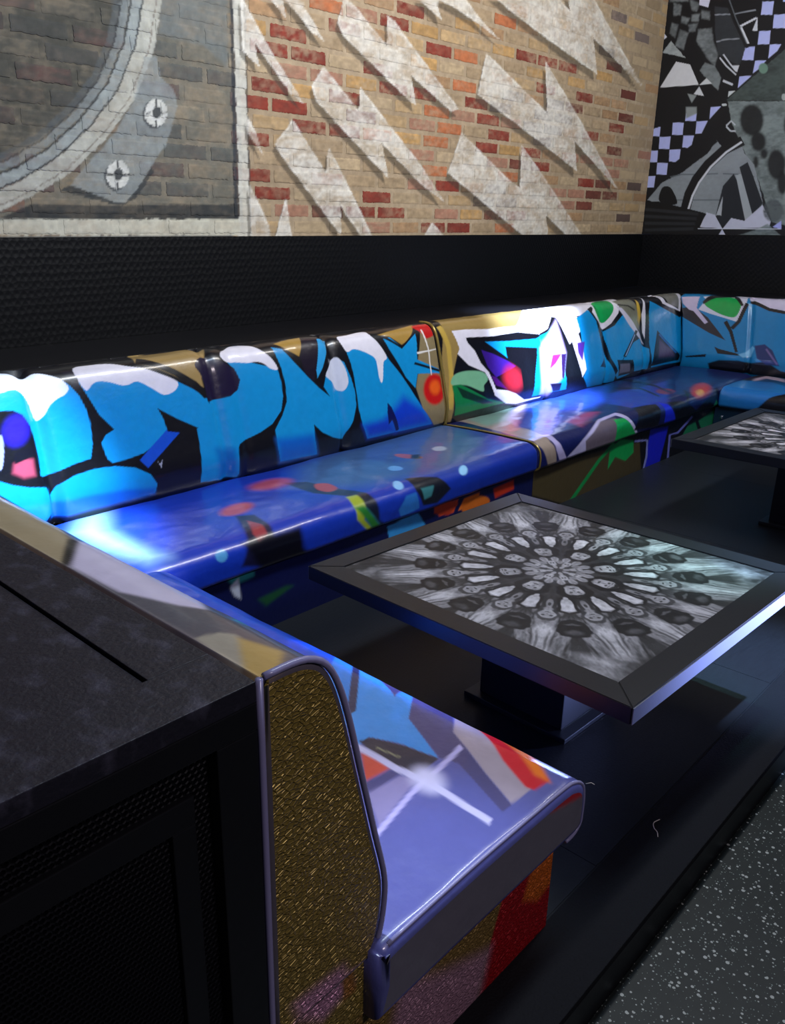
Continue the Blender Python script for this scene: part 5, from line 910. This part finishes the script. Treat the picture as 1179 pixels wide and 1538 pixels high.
# ------------------------------------------------------------------ black cabinet on the left
cb = empty('counter_cabinet', (0, 2.0, 0), 'black cabinet with scuffed top and perforated end panel beside the near bench', 'cabinet')
CX0, CX1, CY0, CY1, CT = -.56, .572, .735, 3.34, 1.047
box('body', (CX0 + .02, CY0 + .06, .02), (CX1 - .004, CY1, CT - .03), M['black'], cb)
box('top_panel', (CX0 + .1, CY0 + .105, CT - .028), (CX1 - .099, CY1 - .1, CT - .005), M['scuffed'], cb, .002)
box('top_border', (CX1 - .096, CY0 + .1022, CT - .03), (CX1, CY1, CT), M['scuffed'], cb, .0012)
box('top_border', (CX0, CY0 + .1022, CT - .03), (CX0 + .096, CY1, CT), M['scuffed'], cb, .0012)
box('top_border', (CX0, CY0, CT - .03), (CX1, CY0 + .102, CT), M['scuffed'], cb, .0012)
box('top_border', (CX0 + .0965, CY1 - .098, CT - .03), (CX1 - .0965, CY1, CT), M['scuffed'], cb, .003)
box('rail', (CX0, CY0, CT - .072), (CX1, CY0 + .03, CT - .0305), M['black'], cb, .002)
box('rail', (CX0, CY0, .0), (CX1, CY0 + .03, .09), M['black'], cb, .002)
box('stile', (CX1 - .066, CY0, .09), (CX1, CY0 + .03, CT - .0725), M['black'], cb, .002)
box('stile', (CX0, CY0, .09), (CX0 + .066, CY0 + .03, CT - .0725), M['black'], cb, .002)
yq = CY0 + .024
ox0, ox1, oz0, oz1 = CX0 + .108, CX1 - .095, .14, .915
for lo, hi in (((ox0, oz1 - .042), (ox1, oz1)), ((ox0, oz0), (ox1, oz0 + .042)), ((ox1 - .036, oz0 + .0425), (ox1, oz1 - .0425)), ((ox0, oz0 + .0425), (ox0 + .036, oz1 - .0425))):
    box('panel_moulding', (lo[0], yq - .010, lo[1]), (hi[0], yq + .008, hi[1]), M['black'], cb, .002)
# perforated sheet: hexagonal holes in a thin sheet
def perforated(x0, x1, z0, z1, pitch, y):
    V = []; Fq = []; rows = int((z1 - z0) / (pitch * .866)); cols = int((x1 - x0) / pitch)
    for r_ in range(rows):
        for c_ in range(cols):
            cx = x0 + (c_ + .5 + (.5 if r_ % 2 else 0)) * pitch; cz = z0 + (r_ + .5) * pitch * .866
            k = len(V)
            for rad, dy in ((.577, 0), (.36, -.0012), (.33, .004)):
                for q in range(6):
                    a_ = math.pi / 6 + q * math.pi / 3; V.append((cx + math.cos(a_) * pitch * rad, y + dy, cz + math.sin(a_) * pitch * rad))
            for q in range(6):
                p_ = (q + 1) % 6
                Fq.append((k + q, k + p_, k + 6 + p_, k + 6 + q)); Fq.append((k + 6 + q, k + 6 + p_, k + 12 + p_, k + 12 + q))
    return V, Fq
V, Fq = perforated(CX0 + .062, CX1 - .062, .085, CT - .068, .0095, yq)
tag(link_mesh('perforated_sheet', mesh_np('perforated_sheet', V, Fq), M['mesh_black'], cb), kind='stuff')

# ------------------------------------------------------------------ tables
def kaleidoscope(P):
    """round pattern of repeated heads, petals and draped figures; P in [-1,1]^2"""
    r_ = np.hypot(P[:, 0], P[:, 1]); th = np.arctan2(P[:, 1], P[:, 0]); n = fbm(P[:, 0] * 9 + 3, P[:, 1] * 9 + 3, 4)
    A0, A1 = math.radians(5.5), math.radians(16.5)
    def fold(k, phi): a = (th - phi + math.pi / k) % (2 * math.pi / k) - math.pi / k; return r_ * np.cos(a), r_ * np.sin(a)
    def blob(k, phi, rc, rr, tt, soft=.12, db=0.):
        a, b = fold(k, phi); q_ = min(1., tt / .06); a = a + .05 * q_ * (fbm(a * 16 + k, np.abs(b) * 16 + 7, 2) - .5); b = b * (1 + .9 * (fbm(a * 13 + 31, np.abs(b) * 6 + 3, 2) - .5)); d = np.sqrt(((a - rc) / rr) ** 2 + ((b - db) / tt) ** 2); return np.clip((1 - d) / soft, 0, 1)
    C = np.full(len(P), .035)
    def over(m, v): nonlocal C; C = C * (1 - m) + v * m
    a0, b0 = fold(16, A0); a1, b1 = fold(16, A1)
    # draped figures towards the rim
    drape = fbm(a0 * 5 + 40, np.abs(b0) * 34 + 3 * a0, 4); limb = fbm(a1 * 8, np.abs(b1) * 20 + 9, 4)
    over(np.clip((r_ - .60) / .15, 0, 1) * .9, .03 + .75 * np.clip(drape - .42, 0, .5))
    over(blob(16, A0, .98, .24, .085, .45) * np.clip(drape * 2.2 - .55, 0, 1), .46)
    over(blob(16, A0, 1.22, .20, .16, .5) * np.clip(limb * 2 - .5, 0, 1), .42)
    for sg in (-1, 1):
        over(blob(16, A0, .90, .20, .018, .5, sg * .085) * .8, .30); over(blob(16, A0, 1.05, .17, .012, .5, sg * .03) * .7, .04)
    over(np.clip((r_ - 1.10) / .1, 0, 1) * .85, .02 + .9 * np.clip(fbm(P[:, 0] * 7 + 9, P[:, 1] * 7, 4) - .43, 0, .5))
    # big dark heads of hair
    over(blob(16, A1, .85, .125, .105, .10), .012); over(blob(16, A1, .90, .05, .06, .5) * .55, .10 * n * 2); over(blob(16, A1, .80, .012, .07, .5) * .5, .16)
    # small heads with arms
    for sg in (-1, 1): over(blob(16, A0, .60, .10, .016, .4, sg * .065) * .8, .26)
    over(blob(16, A0, .70, .085, .062, .10), .05); over(blob(16, A0, .685, .062, .044, .15), .33)
    for sg in (-1, 1): over(blob(16, A0, .70, .011, .012, .4, sg * .018), .03)
    over(blob(16, A0, .655, .008, .016, .4), .04); over(blob(16, A0, .68, .014, .005, .5), .18)
    over(blob(16, A0, .61, .04, .03, .4), .24)
    # white petals on black
    over(np.clip(1 - np.abs(r_ - .50) / .10, 0, 1) ** .5 * .75, .02)
    over(blob(16, A1, .535, .125, .078, .08), .012); over(blob(16, A1, .54, .105, .052, .14), .52 + .12 * (n - .5)); over(blob(16, A1, .45, .04, .024, .3), .40)
    over(blob(16, A0, .53, .075, .03, .2), .20 * (.5 + n)); over(blob(16, A0, .54, .03, .016, .3), .03)
    # ring of eight faces with black hair
    over(blob(8, A0, .335, .125, .135, .10), .010); over(blob(8, A0, .325, .090, .066, .14), .36 + .16 * (n - .5))
    for sg in (-1, 1): over(blob(8, A0, .345, .012, .016, .4, sg * .026), .03); over(blob(8, A0, .368, .006, .018, .4, sg * .028), .08)
    over(blob(8, A0, .285, .010, .026, .35), .04); over(blob(8, A0, .315, .026, .007, .5), .20); over(blob(8, A0, .395, .02, .05, .3), .02)
    # rosette
    over(np.clip((.215 - r_) / .02, 0, 1) * .8, .05)
    over(blob(16, A1, .19, .045, .030, .25), .30); over(blob(8, A0, .12, .055, .036, .25), .34); over(blob(8, A0 + .39, .145, .04, .03, .25), .20)
    over(blob(8, A0, .055, .03, .018, .3), .28); over(blob(8, A0, .125, .012, .010, .4, .012), .04); over(blob(8, A0, .125, .012, .010, .4, -.012), .04)
    over(np.clip((.02 - r_) / .01, 0, 1), .05)
    hair = fbm(a0 * 30 + 4 * np.abs(b0), np.abs(b0) * 60, 3); C = .95 * C * (.55 + .9 * hair) * (.75 + .5 * n); return np.clip(C, 0, 1)[:, None] * np.array([.98, .97, 1.06])
def table(name, cx, cy, rot, label, ndiv):
    t = empty(name, (cx, cy, 0), label, 'table', 'square print-topped tables'); S = .605; fw = .088; zt = .5
    def part(nm, lo, hi, mat, bv=.003):
        o = box(nm, (cx + lo[0], cy + lo[1], lo[2]), (cx + hi[0], cy + hi[1], hi[2]), mat, t, bv); return o
    for q in range(4):                                    # mitred frame rails
        c_, s_ = math.cos(q * math.pi / 2), math.sin(q * math.pi / 2); V = []
        for z_ in (zt - .05, zt):
            for x_, y_ in ((-S + .0006, -S), (S - .0006, -S), (S - fw, -S + fw - .0006), (-S + fw, -S + fw - .0006)): V.append((cx + x_ * c_ - y_ * s_, cy + x_ * s_ + y_ * c_, z_))
        me = mesh_np('frame_rail', V, [(3, 2, 1, 0), (4, 5, 6, 7), (0, 1, 5, 4), (1, 2, 6, 5), (2, 3, 7, 6), (3, 0, 4, 7)])
        bm = bmesh.new(); bm.from_mesh(me); bmesh.ops.bevel(bm, geom=list(bm.edges), offset=.002, segments=2, affect='EDGES'); bm.to_mesh(me); bm.free()
        rl = link_mesh('frame_rail', me, M['table_black'], t)
        if q % 2: continue
        V = []
        for z_ in (zt - .0495, zt - .003):
            for x_, y_ in ((-S + .003, -S - .0025), (S - .003, -S - .0025), (S - .003, -S + .001), (-S + .003, -S + .001)): V.append((cx + x_ * c_ - y_ * s_, cy + x_ * s_ + y_ * c_, z_))
        link_mesh('edge_band', mesh_np('edge_band', V, [(3, 2, 1, 0), (4, 5, 6, 7), (0, 1, 5, 4), (1, 2, 6, 5), (2, 3, 7, 6), (3, 0, 4, 7)]), M['edge_band'], rl)
    g = np.linspace(-S + fw, S - fw, ndiv); GX, GY = np.meshgrid(g, g); P = np.c_[GX.ravel(), GY.ravel()]
    C = kaleidoscope(P / (S - fw))
    V = np.c_[P[:, 0] + cx, P[:, 1] + cy, np.full(len(P), zt - .004)]; ii = np.arange(ndiv * ndiv).reshape(ndiv, ndiv)
    Fq = np.stack([ii[:-1, :-1], ii[:-1, 1:], ii[1:, 1:], ii[1:, :-1]], -1).reshape(-1, 4).tolist()
    ring = list(ii[0, :]) + list(ii[1:, -1]) + list(ii[-1, -2::-1]) + list(ii[-2:0:-1, 0]); k = len(V); L = len(ring)
    V = np.vstack([V, V[ring] - [0, 0, .012]]); C = np.vstack([C, C[ring]])
    Fq += [(ring[i], k + i, k + (i + 1) % L, ring[(i + 1) % L]) for i in range(L)]; Fq.append(tuple(k + i for i in range(L))[::-1])
    tag(link_mesh('printed_top', mesh_np('printed_top', V, Fq, C), M['table_print'], t), 'black and white kaleidoscope print of repeated faces')
    part('under_panel', (-S + .05, -S + .05, zt - .055), (S - .05, S - .05, zt - .02), M['table_black'])
    part('pedestal', (-.17, -.17, .02), (.17, .17, zt - .056), M['table_black'])
    part('foot_plate', (-.21, -.21, .001), (.21, .21, .02), M['table_black'])
    t.rotation_euler.z = rot; return t
table('low_table', 2.330, 1.302, -.0336, 'square black-framed table with kaleidoscope face print, nearest the camera', 330)
table('low_table', 4.985, 1.215, -.02, 'second square print-topped table, cut off by the right edge near the corner', 220)

# ------------------------------------------------------------------ lint on the platform edge
pts = [(1.99, .716, .003), (1.965, .722, .006), (1.945, .712, .004), (1.935, .698, .004), (1.918, .688, .003)]
o = tube('loose_thread', [tuple(q) for q in np.c_[spline(np.array(pts)[:, :2], 5), np.linspace(.003, .003, 21)]], .0012, M['thread'], None, 6)
tag(o, 'thin pale thread lying on the platform edge', 'thread')
